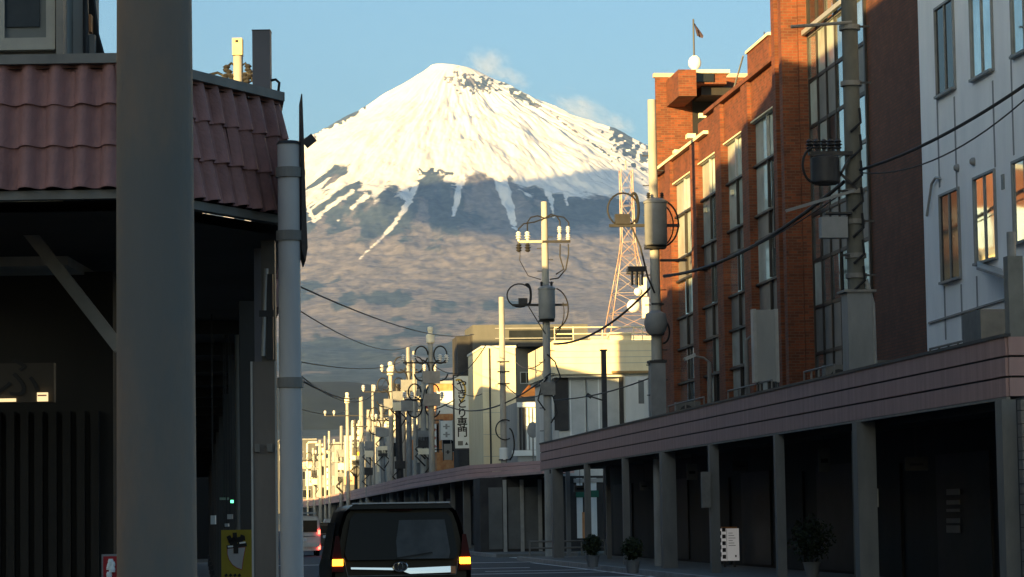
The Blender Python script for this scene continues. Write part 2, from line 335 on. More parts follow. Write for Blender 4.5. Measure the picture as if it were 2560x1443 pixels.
fb1 = fbm(U/420+3, V/1500, 71, 5); fb2 = fbm(U/120+13, V/420, 76, 4); fb3 = fbm(U/900, V/2600, 79, 3)
forest = np.clip((fb1-.5)*5 + (fb2-.5)*3.2 + (fb3-.5)*3 + .45 + np.clip((640-PY)/60, -1, 1)*.35 + np.clip((PY-850)/40, 0, 1)*.9 - .75*np.exp(-((PY-785)/24)**2) - .5*np.exp(-((PY-660)/50)**2), 0, 1)
W3 = U[..., None]*np.array(RH) + V[..., None]*np.array(DH); W3[..., 2] = H
nr, nc = U.shape; idx = np.arange(nr*nc).reshape(nr, nc)
faces = np.stack([idx[:-1, :-1], idx[:-1, 1:], idx[1:, 1:], idx[1:, :-1]], -1).reshape(-1, 4)
me = bpy.data.meshes.new('mountain'); me.vertices.add(nr*nc); me.vertices.foreach_set('co', W3.reshape(-1).astype(np.float32))
me.loops.add(faces.size); me.loops.foreach_set('vertex_index', faces.reshape(-1).astype(np.int32)); me.polygons.add(len(faces))
me.polygons.foreach_set('loop_start', np.arange(0, faces.size, 4, dtype=np.int32)); me.update(calc_edges=True); me.validate()
if me.polygons[len(faces)//2].normal.z < 0: me.flip_normals()
for nm, arr in (('snow', snow01), ('forest', forest)):
    at = me.attributes.new(nm, 'FLOAT', 'POINT'); at.data.foreach_set('value', arr.reshape(-1).astype(np.float32))
me.polygons.foreach_set('use_smooth', np.ones(len(faces), dtype=bool))
mm = bpy.data.materials.new('snowy mountain'); mm.use_nodes = True; n = mm.node_tree; b = n.nodes['Principled BSDF']; b.inputs['Roughness'].default_value = .95; b.inputs['Specular IOR Level'].default_value = .05
a1 = n.nodes.new('ShaderNodeAttribute'); a1.attribute_name = 'snow'; a2 = n.nodes.new('ShaderNodeAttribute'); a2.attribute_name = 'forest'
tc = n.nodes.new('ShaderNodeTexCoord'); nz = n.nodes.new('ShaderNodeTexNoise'); nz.inputs['Scale'].default_value = .02; nz.inputs['Detail'].default_value = 8; nz.inputs['Roughness'].default_value = .7
n.links.new(tc.outputs['Object'], nz.inputs['Vector'])
ov = n.nodes.new('ShaderNodeMath'); ov.operation = 'MULTIPLY_ADD'; n.links.new(nz.outputs['Fac'], ov.inputs[0]); ov.inputs[1].default_value = .5; n.links.new(a1.outputs['Fac'], ov.inputs[2])
rs = n.nodes.new('ShaderNodeValToRGB'); rs.color_ramp.elements[0].position = .58; rs.color_ramp.elements[1].position = 1.0; n.links.new(ov.outputs[0], rs.inputs[0])
nf = n.nodes.new('ShaderNodeTexNoise'); nf.inputs['Scale'].default_value = .011; nf.inputs['Detail'].default_value = 9; nf.inputs['Roughness'].default_value = .75; n.links.new(tc.outputs['Object'], nf.inputs['Vector'])
rfn = n.nodes.new('ShaderNodeValToRGB'); rfn.color_ramp.elements[0].position = .36; rfn.color_ramp.elements[1].position = .64; rfn.color_ramp.elements[0].color = (.5, .52, .55, 1); rfn.color_ramp.elements[1].color = (1.3, 1.28, 1.25, 1); n.links.new(nf.outputs['Fac'], rfn.inputs[0])
of = n.nodes.new('ShaderNodeMath'); of.operation = 'MULTIPLY_ADD'; n.links.new(nz.outputs['Fac'], of.inputs[0]); of.inputs[1].default_value = .9; n.links.new(a2.outputs['Fac'], of.inputs[2])
rf = n.nodes.new('ShaderNodeValToRGB'); rf.color_ramp.elements[0].position = .55; rf.color_ramp.elements[1].position = 1.05
rf.color_ramp.elements[0].color = (.21, .188, .178, 1); rf.color_ramp.elements[1].color = (.066, .086, .096, 1); n.links.new(of.outputs[0], rf.inputs[0])
mu = n.nodes.new('ShaderNodeMix'); mu.data_type = 'RGBA'; mu.blend_type = 'MULTIPLY'; mu.inputs[0].default_value = 1.0; n.links.new(rf.outputs[0], mu.inputs[6]); n.links.new(rfn.outputs[0], mu.inputs[7])
mx = n.nodes.new('ShaderNodeMix'); mx.data_type = 'RGBA'; n.links.new(rs.outputs[0], mx.inputs[0]); n.links.new(mu.outputs[2], mx.inputs[6]); mx.inputs[7].default_value = (.84, .81, .75, 1)
n.links.new(mx.outputs[2], b.inputs['Base Color'])
me.materials.append(mm)
mo = bpy.data.objects.new('mountain', me); COL.objects.link(mo); structure(mo)

# wooded foothill in front of the mountain
hu = np.linspace(-1500, 900, 90); hv = np.linspace(4200, 6400, 40)
HV, HU = np.meshgrid(hv, hu, indexing='ij'); top = np.interp(HU, [-1500, -500, -330, -200, 0, 300, 900], [285, 268, 262, 258, 225, 150, 40])
hh = top*np.exp(-((HV-5100)/620)**2) + (fbm(HU/60, HV/90, 81, 4)-.5)*16 - 6
hill = MB().add([tuple(cw(float(a), float(c), float(z))) for a, c, z in zip(HU.ravel(), HV.ravel(), hh.ravel())], [(i*90+j, i*90+j+1, (i+1)*90+j+1, (i+1)*90+j) for i in range(39) for j in range(89)])
structure(hill.build('hill', mat('wooded hill', (.006, .012, .016), (.014, .022, .025), scale=.02, rough=.95), smooth=True))

# shadow cloud added out of view, outlined to throw shade across the snow line
sh_px = [(985, 478), (1060, 452), (1140, 448), (1180, 452), (1300, 440), (1400, 428), (1500, 420), (1590, 413), (1650, 440), (1660, 585), (1500, 580), (1380, 592), (1240, 578), (1100, 560), (1030, 520)]
def on_mountain(px, py):
    d = ray(px, py); t = 12000.0
    while t < 24000:
        p = EYEV + d*t; hgt, _, _ = mountain_height(np.array([p.dot(RH)]), np.array([p.dot(DH)]))
        if hgt[0] > p.z: return p
        t += 15
    return p
cl = [on_mountain(*q) + TOSUN*15500 for q in sh_px]
cen = sum(cl, Vector())/len(cl); mb = MB(); k = len(cl)
ring = lambda s, dz: [cen + (p-cen)*s + ZV*dz for p in cl]
r0, r1, r2 = ring(1.0, -60), ring(.9, -30), ring(.9, -110)
mb.add([cen-ZV*25] + r1 + r0 + r2 + [cen-ZV*130], [(0, 1+i, 1+(i+1) % k) for i in range(k)] + [(1+i, 1+k+i, 1+k+(i+1) % k, 1+(i+1) % k) for i in range(k)] +
       [(1+k+i, 1+2*k+i, 1+2*k+(i+1) % k, 1+k+(i+1) % k) for i in range(k)] + [(1+3*k, 1+2*k+(i+1) % k, 1+2*k+i) for i in range(k)])
cb = mb.build('cloud', mat('shadow cloud', (.8, .8, .82), (.88, .88, .88), scale=.004, rough=1), smooth=True); tag(cb, kind='stuff')  # unseen cloud added to throw shade on the mountain

# wisps of cloud blown off the summit, behind the mountain
def wisp(px, py, rx, ry, seed, dens):
    v = 26600.0; s = v/FPX; c = ond(px, py, v); mb = MB(); n1, n2 = 14, 8
    vs = []
    for i in range(n2+1):
        t = math.pi*i/n2
        for j in range(n1):
            p = 2*math.pi*j/n1; vs.append((math.sin(t)*math.cos(p), math.sin(t)*math.sin(p), math.cos(t)))
    mb.add(vs, [(i*n1+j, i*n1+(j+1) % n1, (i+1)*n1+(j+1) % n1, (i+1)*n1+j) for i in range(n2) for j in range(n1)])
    o = mb.build('cloud', wisp_mat(seed, dens, s*rx, s*ry)); o.location = c; o.scale = (s*rx, s*ry*.9, s*ry); o.rotation_euler = (0, R(28), -YAW); o['kind'] = 'stuff'
def wisp_mat(seed, dens, sx, sz):
    m = bpy.data.materials.new('cloud vapour'); m.use_nodes = True; n = m.node_tree; n.nodes.remove(n.nodes['Principled BSDF'])
    pv = n.nodes.new('ShaderNodeVolumePrincipled'); pv.inputs['Color'].default_value = (1, 1, 1, 1); pv.inputs['Anisotropy'].default_value = 0.0
    tc = n.nodes.new('ShaderNodeTexCoord'); mp = n.nodes.new('ShaderNodeMapping'); mp.inputs['Location'].default_value = (seed, seed*2.1, 0); mp.inputs['Scale'].default_value = (1.6, 1.2, 1.5)
    nz = n.nodes.new('ShaderNodeTexNoise'); nz.inputs['Scale'].default_value = 1.3; nz.inputs['Detail'].default_value = 6; nz.inputs['Roughness'].default_value = .65; nz.inputs['Distortion'].default_value = .5
    n.links.new(tc.outputs['Object'], mp.inputs[0]); n.links.new(mp.outputs[0], nz.inputs['Vector'])
    ln = n.nodes.new('ShaderNodeVectorMath'); ln.operation = 'LENGTH'; n.links.new(tc.outputs['Object'], ln.inputs[0])
    su = n.nodes.new('ShaderNodeMath'); su.operation = 'MULTIPLY_ADD'; n.links.new(ln.outputs['Value'], su.inputs[0]); su.inputs[1].default_value = -.42; n.links.new(nz.outputs['Fac'], su.inputs[2])
    mr = n.nodes.new('ShaderNodeMapRange'); mr.inputs[1].default_value = .17; mr.inputs[2].default_value = .55; mr.inputs[3].default_value = 0; mr.inputs[4].default_value = dens
    n.links.new(su.outputs[0], mr.inputs[0]); n.links.new(mr.outputs[0], pv.inputs['Density'])
    n.links.new(pv.outputs[0], n.nodes['Material Output'].inputs['Volume']); return m
wisp(1222, 163, 82, 50, 3.3, .0042); wisp(1285, 196, 60, 30, 1.7, .0038); wisp(1455, 276, 100, 48, 8.1, .0048); wisp(1545, 312, 66, 34, 5.5, .0042)

# thin air between here and the mountain
hz = [cw(a, c) for a, c in ((-9300, -500), (9300, -500), (9300, 25000), (-9300, 25000))]
mb = MB().add([(p.x, p.y, -1.5) for p in hz] + [(p.x, p.y, 3860) for p in hz], [(0, 3, 2, 1), (4, 5, 6, 7), (0, 1, 5, 4), (1, 2, 6, 5), (2, 3, 7, 6), (3, 0, 4, 7)])
hm = bpy.data.materials.new('thin haze'); hm.use_nodes = True; n = hm.node_tree; n.nodes.remove(n.nodes['Principled BSDF'])
pv = n.nodes.new('ShaderNodeVolumePrincipled'); pv.inputs['Color'].default_value = (.22, .42, .95, 1); pv.inputs['Density'].default_value = 1.7e-5; pv.inputs['Anisotropy'].default_value = 0
n.links.new(pv.outputs[0], n.nodes['Material Output'].inputs['Volume'])
hz_o = mb.build('haze', hm); hz_o['kind'] = 'stuff'


# ================================================================= LEFT SIDE BUILDINGS (their shadows fall over the street)
def simple_block(name, label, x0, x1, y0, y1, h, wm, group=None, cat='building', wins=True, loc=None):
    t = thing(name, label, cat, ((x0+x1)/2, (y0+y1)/2, 0), group)
    B(x0, x1, y0, y1, 0, h).build('wall', wm, t); B(x0-.1, x1+.1, y0-.1, y1+.1, h, h+.25).build('roof', M_greyw, t)
    return t
t = simple_block('apartment_building', 'grey apartment block rising above the tiled arcade at the left edge', -12, -2.2, 21.6, 46, 17.0, M_greyw)
for j in range(6):
    for k in range(4):
        m = MB().box(-2.195, -2.16, 22.5+j*3.7, 24.3+j*3.7, 4.8+k*3, 6.4+k*3).build('window', M_frame, t)
t = simple_block('office_building', 'low white office block squeezed beside the grey apartment block', -9, -2.3, 46.2, 53, 13.0, M_offw)
t = simple_block('office_building', 'plain grey office block behind the left arcade, second along the street', -16, -3.7, 53.2, 75.5, 12.9, M_greyw)
t = simple_block('office_building', 'narrow brown office block behind the left arcade, third along the street', -11, -3.2, 75.8, 87.5, 12.2, M_darkw)
t = simple_block('office_building', 'off white office block behind the left arcade before the side street', -20, -2.6, 87.8, 97, 11.9, M_offw)
t = simple_block('shop_building', 'low corner shop at the left side street', -8, -2.4, 97.2, 104, 11.7, M_offw)
t = simple_block('warehouse', 'tall blank store set back from the left side street', -22, -8.2, 97.2, 103.6, 11.9, M_greyw)
t = simple_block('brick_tower_block', 'tall orange brick block across the left side street, mirrored in the white building', -12, -4.5, 128, 133, 18.0, M_brick)
for k in range(4):
    for j in range(3): window(t, 'y', 128, -11.4+j*2.3, -10.2+j*2.3, 5+k*3.1, 6.8+k*3.1)
for i, (a, c, h) in enumerate(((114.2, 127.6, 12.6), (133.4, 165, 12.6), (165.4, 206, 11.8), (206.5, 224, 9.4), (224.5, 420, 7.4))):
    simple_block('shop_building', ('beige', 'pale', 'brown', 'low', 'long low')[i] + ' shop block on the left side of the street, hidden behind the arcade', -12, -2.4, a, c, h, (M_cream, M_offw, M_greyw, M_offw, M_cream)[i])
t = simple_block('warehouse', 'dark warehouse to the left of the near crossing', -13, -7, -30, 1, 13.5, M_greyw)
t = simple_block('warehouse', 'lower dark shed behind the warehouse to the left', -34, -13.2, -30, 1, 8.5, M_greyw)
t = simple_block('warehouse', 'long dark store along the near side street to the left', -40, -16.5, 15, 34, 13, M_greyw)

t = simple_block('shade_block', 'dark block added out of view on the left to shade the transformer pole', -4.6, -3.25, 83, 87.3, 14.9, M_darkw)  # unseen block added to throw shade on the transformer pole
t = simple_block('gap_block', 'low dark block added to close off the bright far end of the left arcade', -2.35, .62, 114.2, 127, 4.2, M_shop)  # added dark block covering the bright gap at the arcade's end
# small corner building above the tiled arcade (top left of the picture)
D1 = 17.9
t = thing('corner_house', 'grey corner house with a sliding window above the tiled canopy', 'house', cw(-3.4, D1))
def fb(u0, u1, v0, v1, z0, z1):           # box in the camera's own horizontal axes (the corner stands square to the near crossing)
    mb = MB().box(u0, u1, v0, v1, z0, z1); mb.v = [tuple(cw(*p)) for p in mb.v]; return mb
SC1 = D1/FPX
def ux(px, d): return (px-1280)/FPX*d
def zz(px, py, d): return ond(px, py, d).z
fb(-7, ux(165, D1), D1, D1+1.4, 3.3, 6.0).build('wall', mat('weathered grey boards', (.20, .20, .185), (.28, .275, .25), scale=2, stretch=(1, 1, .2), rough=.8, bump=.2), t)
zt, zb = zz(60, -250, D1), zz(60, 108, D1)
fr = MB()
for a in (fb(ux(-160, D1), ux(2, D1), D1-.07, D1-.002, zt, zb), ): pass
f = MB(); x0, x1 = ux(-150, D1), ux(140, D1)
for q in (fb(x0, x1, D1-.09, D1-.002, zb-.06, zb+.02), fb(x1-.06, x1, D1-.08, D1-.003, zb+.02, zt), fb(ux(0, D1)-.03, ux(0, D1)+.03, D1-.07, D1-.004, zb+.02, zt)): f.add(q.v, q.f)
f = f.build('window', mat('pale window frame', (.30, .30, .28), (.36, .36, .33), scale=3, rough=.6), t)
fb(x0, x1-.06, D1-.035, D1-.006, zb+.02, zt).build('pane', mat('frosted pane', (.10, .115, .12), (.14, .155, .16), scale=2, rough=.35, spec=.4), f)
fb(ux(12, D1), ux(98, D1), D1-.05, D1-.036, zb+.1, zt).build('blind', mat('dark blind', (.025, .035, .045), (.04, .05, .06), scale=5, rough=.8), f)
fb(ux(146, D1), ux(164, D1), D1-.14, D1-.003, 3.4, 6.0).build('corner_post', M_trim, t)
fb(ux(165, D1), ux(197, D1), D1+.25, D1+.5, 3.4, 6.0).build('side_panel', M_greyw, t)
MB().tube([cw(ux(203, D1), D1+.2, 3.5), cw(ux(199, D1), D1+.2, 6)], .02).build('downpipe', M_steeld, t)
t = thing('meter_box', 'small grey cable box hung with black leads beside the corner house', 'cable box', cw(ux(218, D1), D1+.3, 4.55))
fb(ux(206, D1), ux(222, D1), D1+.22, D1+.4, zz(214, 122, D1), zz(214, 72, D1)).build('box_body', M_trim, t)
fb(ux(204, D1), ux(214, D1), D1+.2, D1+.3, zz(208, 66, D1), zz(208, 22, D1)).build('lamp_lens', M_vermil, t)
for i in range(4): MB().tube([cw(ux(196+i*5, D1), D1+.3, zz(200, -40, D1)), cw(ux(208+i*5, D1), D1+.3, zz(200, 30+i*12, D1)), cw(ux(222+i*6, D1), D1+.3, zz(200, 80+i*16, D1)), cw(ux(226+i*5, D1), D1+.3, zz(200, 140, D1))], .016, 6).build('lead', M_cable, t)

# ---- tiled corner canopy
DC = 15.3
t = thing('tiled_canopy', 'brown tiled corner canopy with three courses of rolled tiles', 'canopy', cw(-2.2, DC+.6))
zbot, ztop = zz(140, 474, DC), zz(140, 158, DC)
Cc = Vector((-2.15, DC)); Ee = Vector((-1.37, 16.84)); sd = Vector((-math.sin(YAW), math.cos(YAW)))
segs = [(Vector((-4.0, DC)), Cc), (Cc, Ee), (Ee, Ee + sd*6)]
def tile_mesh(wd, ln):
    mb = MB(); n = 10; prof = []
    for i in range(n+1):
        s = i/n; y = .042*math.sin(math.pi*min(1, s/.62))**.8 if s < .62 else -.012*math.sin(math.pi*(s-.62)/.38); prof.append((s*wd*1.02, y))
    vs = []; th = .014
    for zt_, off in ((0, .0), (ln*1.12, -.022)):
        vs += [(x, -(y+off+.03), zt_) for x, y in prof]
    vs += [(x, -(y+.03)+th, 0) for x, y in prof]
    k = n+1; fs = [(i, i+1, k+i+1, k+i) for i in range(n)] + [(2*k+i, 2*k+i+1, i+1, i) for i in range(n)]
    return mb.add(vs, fs).build('roof_tile', M_tile, None, smooth=True)
TW, SET = .157, .10; course = (ztop-zbot)/3
proto = tile_mesh(TW, course); tilt = math.atan2(SET, ztop-zbot); rnd = random.Random(3); ntile = 0
alt = proto.data.copy(); alt.materials.clear(); alt.materials.append(M_tilek)
alt2 = proto.data.copy(); alt2.materials.clear(); alt2.materials.append(mat('sooty roof tile', (.20, .105, .10), (.36, .18, .16), scale=3.5, rough=.7, spec=.25, bump=.35, bscale=50))
for (p, q) in segs:
    d = (q-p); L = d.length; d.normalize(); nrm = Vector((d.y, -d.x))      # outward
    cols_n = max(1, int(round(L/TW))); wd = L/cols_n
    for c in range(cols_n):
        for rw in range(3):
            o = proto if ntile == 0 else proto.copy()
            if ntile: COL.objects.link(o)
            q_ = rnd.random()
            if q_ < .3: o.data = alt
            elif q_ < .5: o.data = alt2
            h = rw*course; base = p + d*(c*wd) - nrm*(SET*h/(ztop-zbot))
            dx = cw(d.x, d.y); nx = cw(-nrm.x, -nrm.y); tl_ = tilt + rnd.uniform(-.022, .022); up = (ZV*math.cos(tl_) + nx*math.sin(tl_) + dx*rnd.uniform(-.012, .012)).normalized(); yv = up.cross(dx)
            pos = cw(base.x, base.y, zbot + h + rnd.uniform(-.004, .004)) - ROOTLOC[t.name]; sc = wd/TW
            o.parent = t; o.matrix_local = Matrix(((dx.x*sc, yv.x, up.x, pos.x), (dx.y*sc, yv.y, up.y, pos.y), (dx.z*sc, yv.z, up.z, pos.z), (0, 0, 0, 1))); ntile += 1
for (p, q) in segs:
    d = (q-p).normalized(); nrm = Vector((d.y, -d.x)); a = p-d*.0; e = q
    MB().bar(cw(a.x-nrm.x*(SET-.03), a.y-nrm.y*(SET-.03), ztop+.03), cw(e.x-nrm.x*(SET-.03), e.y-nrm.y*(SET-.03), ztop+.03), .09, .055).build('ridge_cap', M_trim, t)
    MB().bar(cw(a.x-nrm.x*.03, a.y-nrm.y*.03, zbot-.03), cw(e.x-nrm.x*.03, e.y-nrm.y*.03, zbot-.03), .07, .05).build('gutter_board', M_trim, t)
    b1 = MB().add([cw(a.x-nrm.x*.05, a.y-nrm.y*.05, zbot), cw(e.x-nrm.x*.05, e.y-nrm.y*.05, zbot), cw(e.x-nrm.x*(SET+.03), e.y-nrm.y*(SET+.03), ztop), cw(a.x-nrm.x*(SET+.03), a.y-nrm.y*(SET+.03), ztop)], [(0, 1, 2, 3)]).build('backing_board', M_soffit, t)
poly = [cw(-4.0, DC+.06, 0), cw(Cc.x-.03, DC+.06), cw(Ee.x-.06, Ee.y), cw(*(Ee+sd*6)) - RH*.06, cw(-4.0, 22.6)]
mb = MB(); k = len(poly)
for z in (zbot-.12, zbot-.06): mb.add([(p.x, p.y, z) for p in poly], [tuple(range(k))])
mb.build('soffit', M_soffit, t)
MB().add([(p.x, p.y, ztop-.02) for p in poly[:]], [tuple(range(k))]).build('roof_deck', M_soffit, t)
p0, p1 = ond(10, 500, 16.6), ond(300, 872, 16.6)
t2 = MB().bar(p0, p1, .055, .075).build('brace', M_trim, t)

# ---- left arcade running down the street
t = thing('arcade_canopy', 'dark flat arcade roof on the left side of the street', 'canopy', (-1, 23, 0))
B(-2.35, .60, 22.8, 103.5, zbot-.12, zbot+.05).build('soffit', M_soffit, t)
B(.60, .68, 22.8, 103.5, zbot-.1, zbot+.75).build('fascia', M_fascia, t)
for i in range(26): B(-2.3, .58, 24+i*3, 24.12+i*3, zbot-.24, zbot-.125).build('beam', M_soffit, t)
for i in range(11):
    B(.30, .56, 20.4+i*7.4, 20.66+i*7.4, .13, zbot-.24).build('column', M_dcol, t)
    B(.26, .60, 20.36+i*7.4, 20.7+i*7.4, .13, .5).build('column_base', M_steeld, t)
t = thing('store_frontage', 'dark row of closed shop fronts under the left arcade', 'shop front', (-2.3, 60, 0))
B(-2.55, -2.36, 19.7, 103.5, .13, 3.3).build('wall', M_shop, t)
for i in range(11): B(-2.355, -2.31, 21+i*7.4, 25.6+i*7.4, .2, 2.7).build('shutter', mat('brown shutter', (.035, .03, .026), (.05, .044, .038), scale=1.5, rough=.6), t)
# shop front facing the crossing (far left, under the tiles)
DS = 18.6
t = thing('store_frontage', 'dark slatted shop front below the tiled corner canopy', 'shop front', cw(-3.6, DS))
fb(-6.5, -2.72, DS, DS+.2, .13, 3.32).build('wall', M_shop, t)
M_slat = mat('dim wood slat', (.009, .008, .007), (.015, .013, .011), scale=3, stretch=(1, 1, .2), rough=.7)
for i in range(14): fb(-4.1+i*.095, -4.1+i*.095+.055, DS-.06, DS-.003, .2, zz(100, 1030, DS)).build('slat', M_slat, t)
t = thing('shop_sign', 'dim brown hanging sign with one dark character under the left canopy', 'sign', cw(ux(60, 17.6), 17.6, zz(60, 955, 17.6)))
fb(ux(-60, 17.6), ux(130, 17.6), 17.6, 17.68, zz(60, 1006, 17.6), zz(60, 908, 17.6)).build('board', mat('dim brown board', (.045, .037, .029), (.055, .045, .035), scale=3, rough=.7), t)
text_mesh('lettering', 'ふ', .30, M_black, t, cw(ux(42, 17.6), 17.594, zz(42, 952, 17.6)), (R(90), 0, -YAW))
fb(ux(-60, 17.6), ux(36, 17.6), 17.575, 17.597, zz(10, 1005, 17.6), zz(10, 997, 17.6)).build('lamp_strip', M_dimwarm, t)
fb(ux(90, 17.6), ux(116, 17.6), 17.57, 17.598, zz(100, 1004, 17.6), zz(100, 982, 17.6)).build('lit_panel', M_dimwarm, t)
fb(ux(92, 17.6), ux(114, 17.6), 17.562, 17.568, zz(100, 991, 17.6), zz(100, 988, 17.6)).build('print_bar', M_red, t)
t = thing('shop_notice', 'small dark red notice with white print at the foot of the big pole', 'notice', cw(ux(266, 14.5), 14.5, 1.3))
fb(ux(248, 14.5), ux(312, 14.5), 14.5, 14.53, zz(266, 1530, 14.5), zz(266, 1386, 14.5)).build('frame', M_steel, t)
fb(ux(253, 14.5), ux(307, 14.5), 14.49, 14.499, zz(266, 1525, 14.5), zz(266, 1391, 14.5)).build('panel', M_red, t)
for (xa, ya, r_) in ((272, 1404, .014), (269, 1414, .013), (277, 1410, .012), (275, 1423, .016), (266, 1420, .01), (268, 1436, .014)): MB().lathe(cw(ux(xa, 14.5), 14.485, zz(xa, ya, 14.5)), [(r_, -r_), (r_*1.1, 0), (r_*.8, r_)], 8).build('print_mark', M_signw, t)
fb(ux(285, 14.5), ux(292, 14.5), 14.52, 14.55, .13, zz(288, 1386, 14.5)).build('stand', M_steel, t)

# ---- big near pole
DP = 11.2
t = thing('utility_pole', 'thick dark concrete pole standing close at the left', 'pole', cw(ux(381, DP), DP))
pb = cw(ux(386, DP), DP, 0); MB().tube([pb, pb+ZV*3, pb+ZV*9], [.166, .158, .128], 40).build('shaft', M_concd, t, smooth=True)

# ---- pale pole with the sign seen edge on
DW = 16.3
pw = cw(ux(722, DW), DW, 0)
t = thing('sign_pole', 'pale slim pole carrying a tall sign plate seen edge on', 'pole', pw)
zc_ = zz(715, 362, DW)
MB().tube([pw, pw+ZV*zc_], [.069, .066], 24).build('shaft', M_wpole, t, smooth=True)
MB().tube([pw+ZV*zc_, pw+ZV*(zc_+.02)], [.072, .06], 24).build('cap', M_steeld, t)
for py in (432, 590, 957):
    z = zz(720, py, DW); MB().tube([pw+ZV*(z-.03), pw+ZV*(z+.03)], .078, 24).build('clamp', M_trim, t)
    if py < 900: MB().bar(pw+ZV*z, pw+ZV*z+RH*.1, .03).build('bracket', M_steeld, t)
xe = ux(753, DW); pr = [(zz(753, 236, DW), .004), (zz(753, 330, DW), .009), (zz(753, 430, DW), .012), (zz(753, 560, DW), .018), (zz(755, 620, DW), .022), (zz(745, 652, DW), .004)]
mb = MB(); vs = []
for z, hw in pr:
    sh = RH*(xe+.012 + (z-pr[0][0])*-.012); dy = .24 if z > pr[1][0]-.5 else .2
    vs += [sh + DH*(DW-.02) - RH*hw + ZV*z, sh + DH*(DW-.02) + RH*hw*.7 + ZV*z, sh + DH*(DW+.42) + RH*hw*.5 - RH*.048 + ZV*z, sh + DH*(DW+.42) - RH*(hw+.048) + ZV*z]
mb.loft([vs[i*4:i*4+4] for i in range(len(pr))]).build('sign_plate', M_steeld, t)
MB().bar(cw(ux(745, DW), DW, zz(745, 358, DW)), cw(ux(772, DW), DW, zz(772, 352, DW)), .014).build('lamp_arm', M_steeld, t)
MB().bar(cw(ux(763, DW), DW, zz(763, 362, DW)), cw(ux(787, DW), DW, zz(787, 343, DW)), .04, .05).build('floodlight', M_steeld, t)

# ---- brown arcade column with casing behind the sign pole
DK = 17.1
pk = cw(ux(657, DK), DK, 0)
t = thing('arcade_column', 'brown arcade column in a square casing behind the pale pole', 'column', pk)
zk = zz(657, 906, DK)
fb(ux(663, DK)-.03, ux(685, DK), DK, DK+.1, .13, zbot-.12).build('shaft', mat('brown steel', (.10, .088, .075), (.14, .125, .105), scale=3, rough=.5), t)
fb(ux(628, DK), ux(689, DK), DK-.09, DK-.005, .13, zk).build('casing', mat('taupe casing', (.13, .112, .10), (.17, .15, .135), scale=4, stretch=(1, 1, .3), rough=.55), t)
for a, c in ((626, 631), (686, 691)): fb(ux(a, DK), ux(c, DK), DK-.1, DK-.091, .13, zk).build('edge_strip', M_frame, t)
for a, c in ((636, 648), (666, 680)): fb(ux(a, DK), ux(c, DK), DK-.12, DK-.092, zz(657, 1131, DK), zz(657, 1111, DK)).build('clasp', M_trim, t)
t = thing('lamp_tube', 'white upright tube light on a bracket above the brown column casing', 'light', cw(ux(664, DK), DK-.12, zk))
MB().tube([cw(ux(659, DK), DK-.12, zz(659, 893, DK)), cw(ux(668, DK), DK-.12, zz(668, 676, DK))], .014, 10).build('tube', M_frame, t)
fb(ux(668, DK), ux(684, DK), DK-.13, DK-.08, zz(670, 902, DK), zz(670, 690, DK)).build('housing', M_steeld, t)
fb(ux(650, DK), ux(686, DK), DK-.135, DK-.131, zz(670, 796, DK), zz(670, 780, DK)).build('bracket', M_steeld, t)

# ---- standing yellow banner sign and small hanging things in the left arcade
DY = 19.5
t = thing('standing_sign', 'yellow standing sign with black strokes and a grey crescent under the left arcade', 'sign', cw(ux(585, DY), DY))
fb(ux(546, DY), ux(632, DY), DY, DY+.05, .75, zz(580, 1325, DY)).build('board', M_yeld, t)
fb(ux(546, DY), ux(632, DY), DY+.006, DY+.044, .2, .749).build('lower_board', M_signw, t)
bk = lambda a, b_, c, d, wd=.022, m=M_black, nm='brush_stroke', off=.005: MB().bar(cw(ux(a, DY), DY-off, zz(a, b_, DY)), cw(ux(c, DY), DY-off, zz(c, d, DY)), wd, .006, up=DH).build(nm, m, t)
bk(564, 1340, 574, 1362, .03); bk(580, 1332, 583, 1382, .03); bk(564, 1352, 606, 1346, .03); bk(600, 1338, 592, 1362, .028); bk(560, 1368, 610, 1362, .024); bk(574, 1345, 596, 1357, .02)
cres = [(562, 1372), (562, 1385), (566, 1399), (574, 1411), (584, 1419), (597, 1424), (600, 1400), (606, 1369)]
for nm, m, off, g in (('red_outline', M_red, .002, 1.07), ('grey_crescent', mat('silver print', (.30, .30, .32), (.36, .36, .38), scale=6, rough=.6), .006, 1.0)):
    cx_, cy_ = 583, 1392
    MB().add([cw(ux(cx_+(a-cx_)*g, DY), DY-off, zz(580, cy_+(b_-cy_)*g, DY)) for a, b_ in cres], [tuple(range(len(cres)))]).build(nm, m, t)
bk(583, 1362, 583, 1384, .034, off=.01); bk(563, 1367, 576, 1366, .012, M_signw, 'white_stroke', .012); bk(592, 1358, 607, 1356, .012, M_signw, 'white_stroke', .012)
for i in range(4): bk(556+i*11, 1436, 560+i*11, 1441, .02, off=.004)
def hang(px, py, wpx, hpx, dep, m, label, cat='sign', nm='hanging_sign'):
    c = cw(ux(px, dep), dep, zz(px, py, dep)); t = thing(nm, label, cat, c); hw, hh_ = wpx/FPX*dep/2, hpx/FPX*dep/2
    fb(ux(px, dep)-hw, ux(px, dep)+hw, dep, dep+.06, c.z-hh_, c.z+hh_).build('panel', m, t)
    MB().bar(c+ZV*hh_, Vector((c.x, c.y, zbot-.13)), .012).build('hanger', M_steeld, t)
hang(526, 1300, 12, 22, 23, M_signw, 'small pale square sign hanging deep in the left arcade')
hang(568, 1292, 13, 12, 24, M_offw, 'white block sign hanging over the yellow standing sign')
hang(591, 1299, 10, 9, 24.6, M_offw, 'little grey white tag hanging right of the white block sign')
hang(560, 1313, 10, 8, 25.2, M_offw, 'lowest of the tiny white tags in the left arcade')
hang(555, 1247, 24, 6, 26, M_frame, 'thin pale strip light far down the left arcade', 'light', 'strip_light')
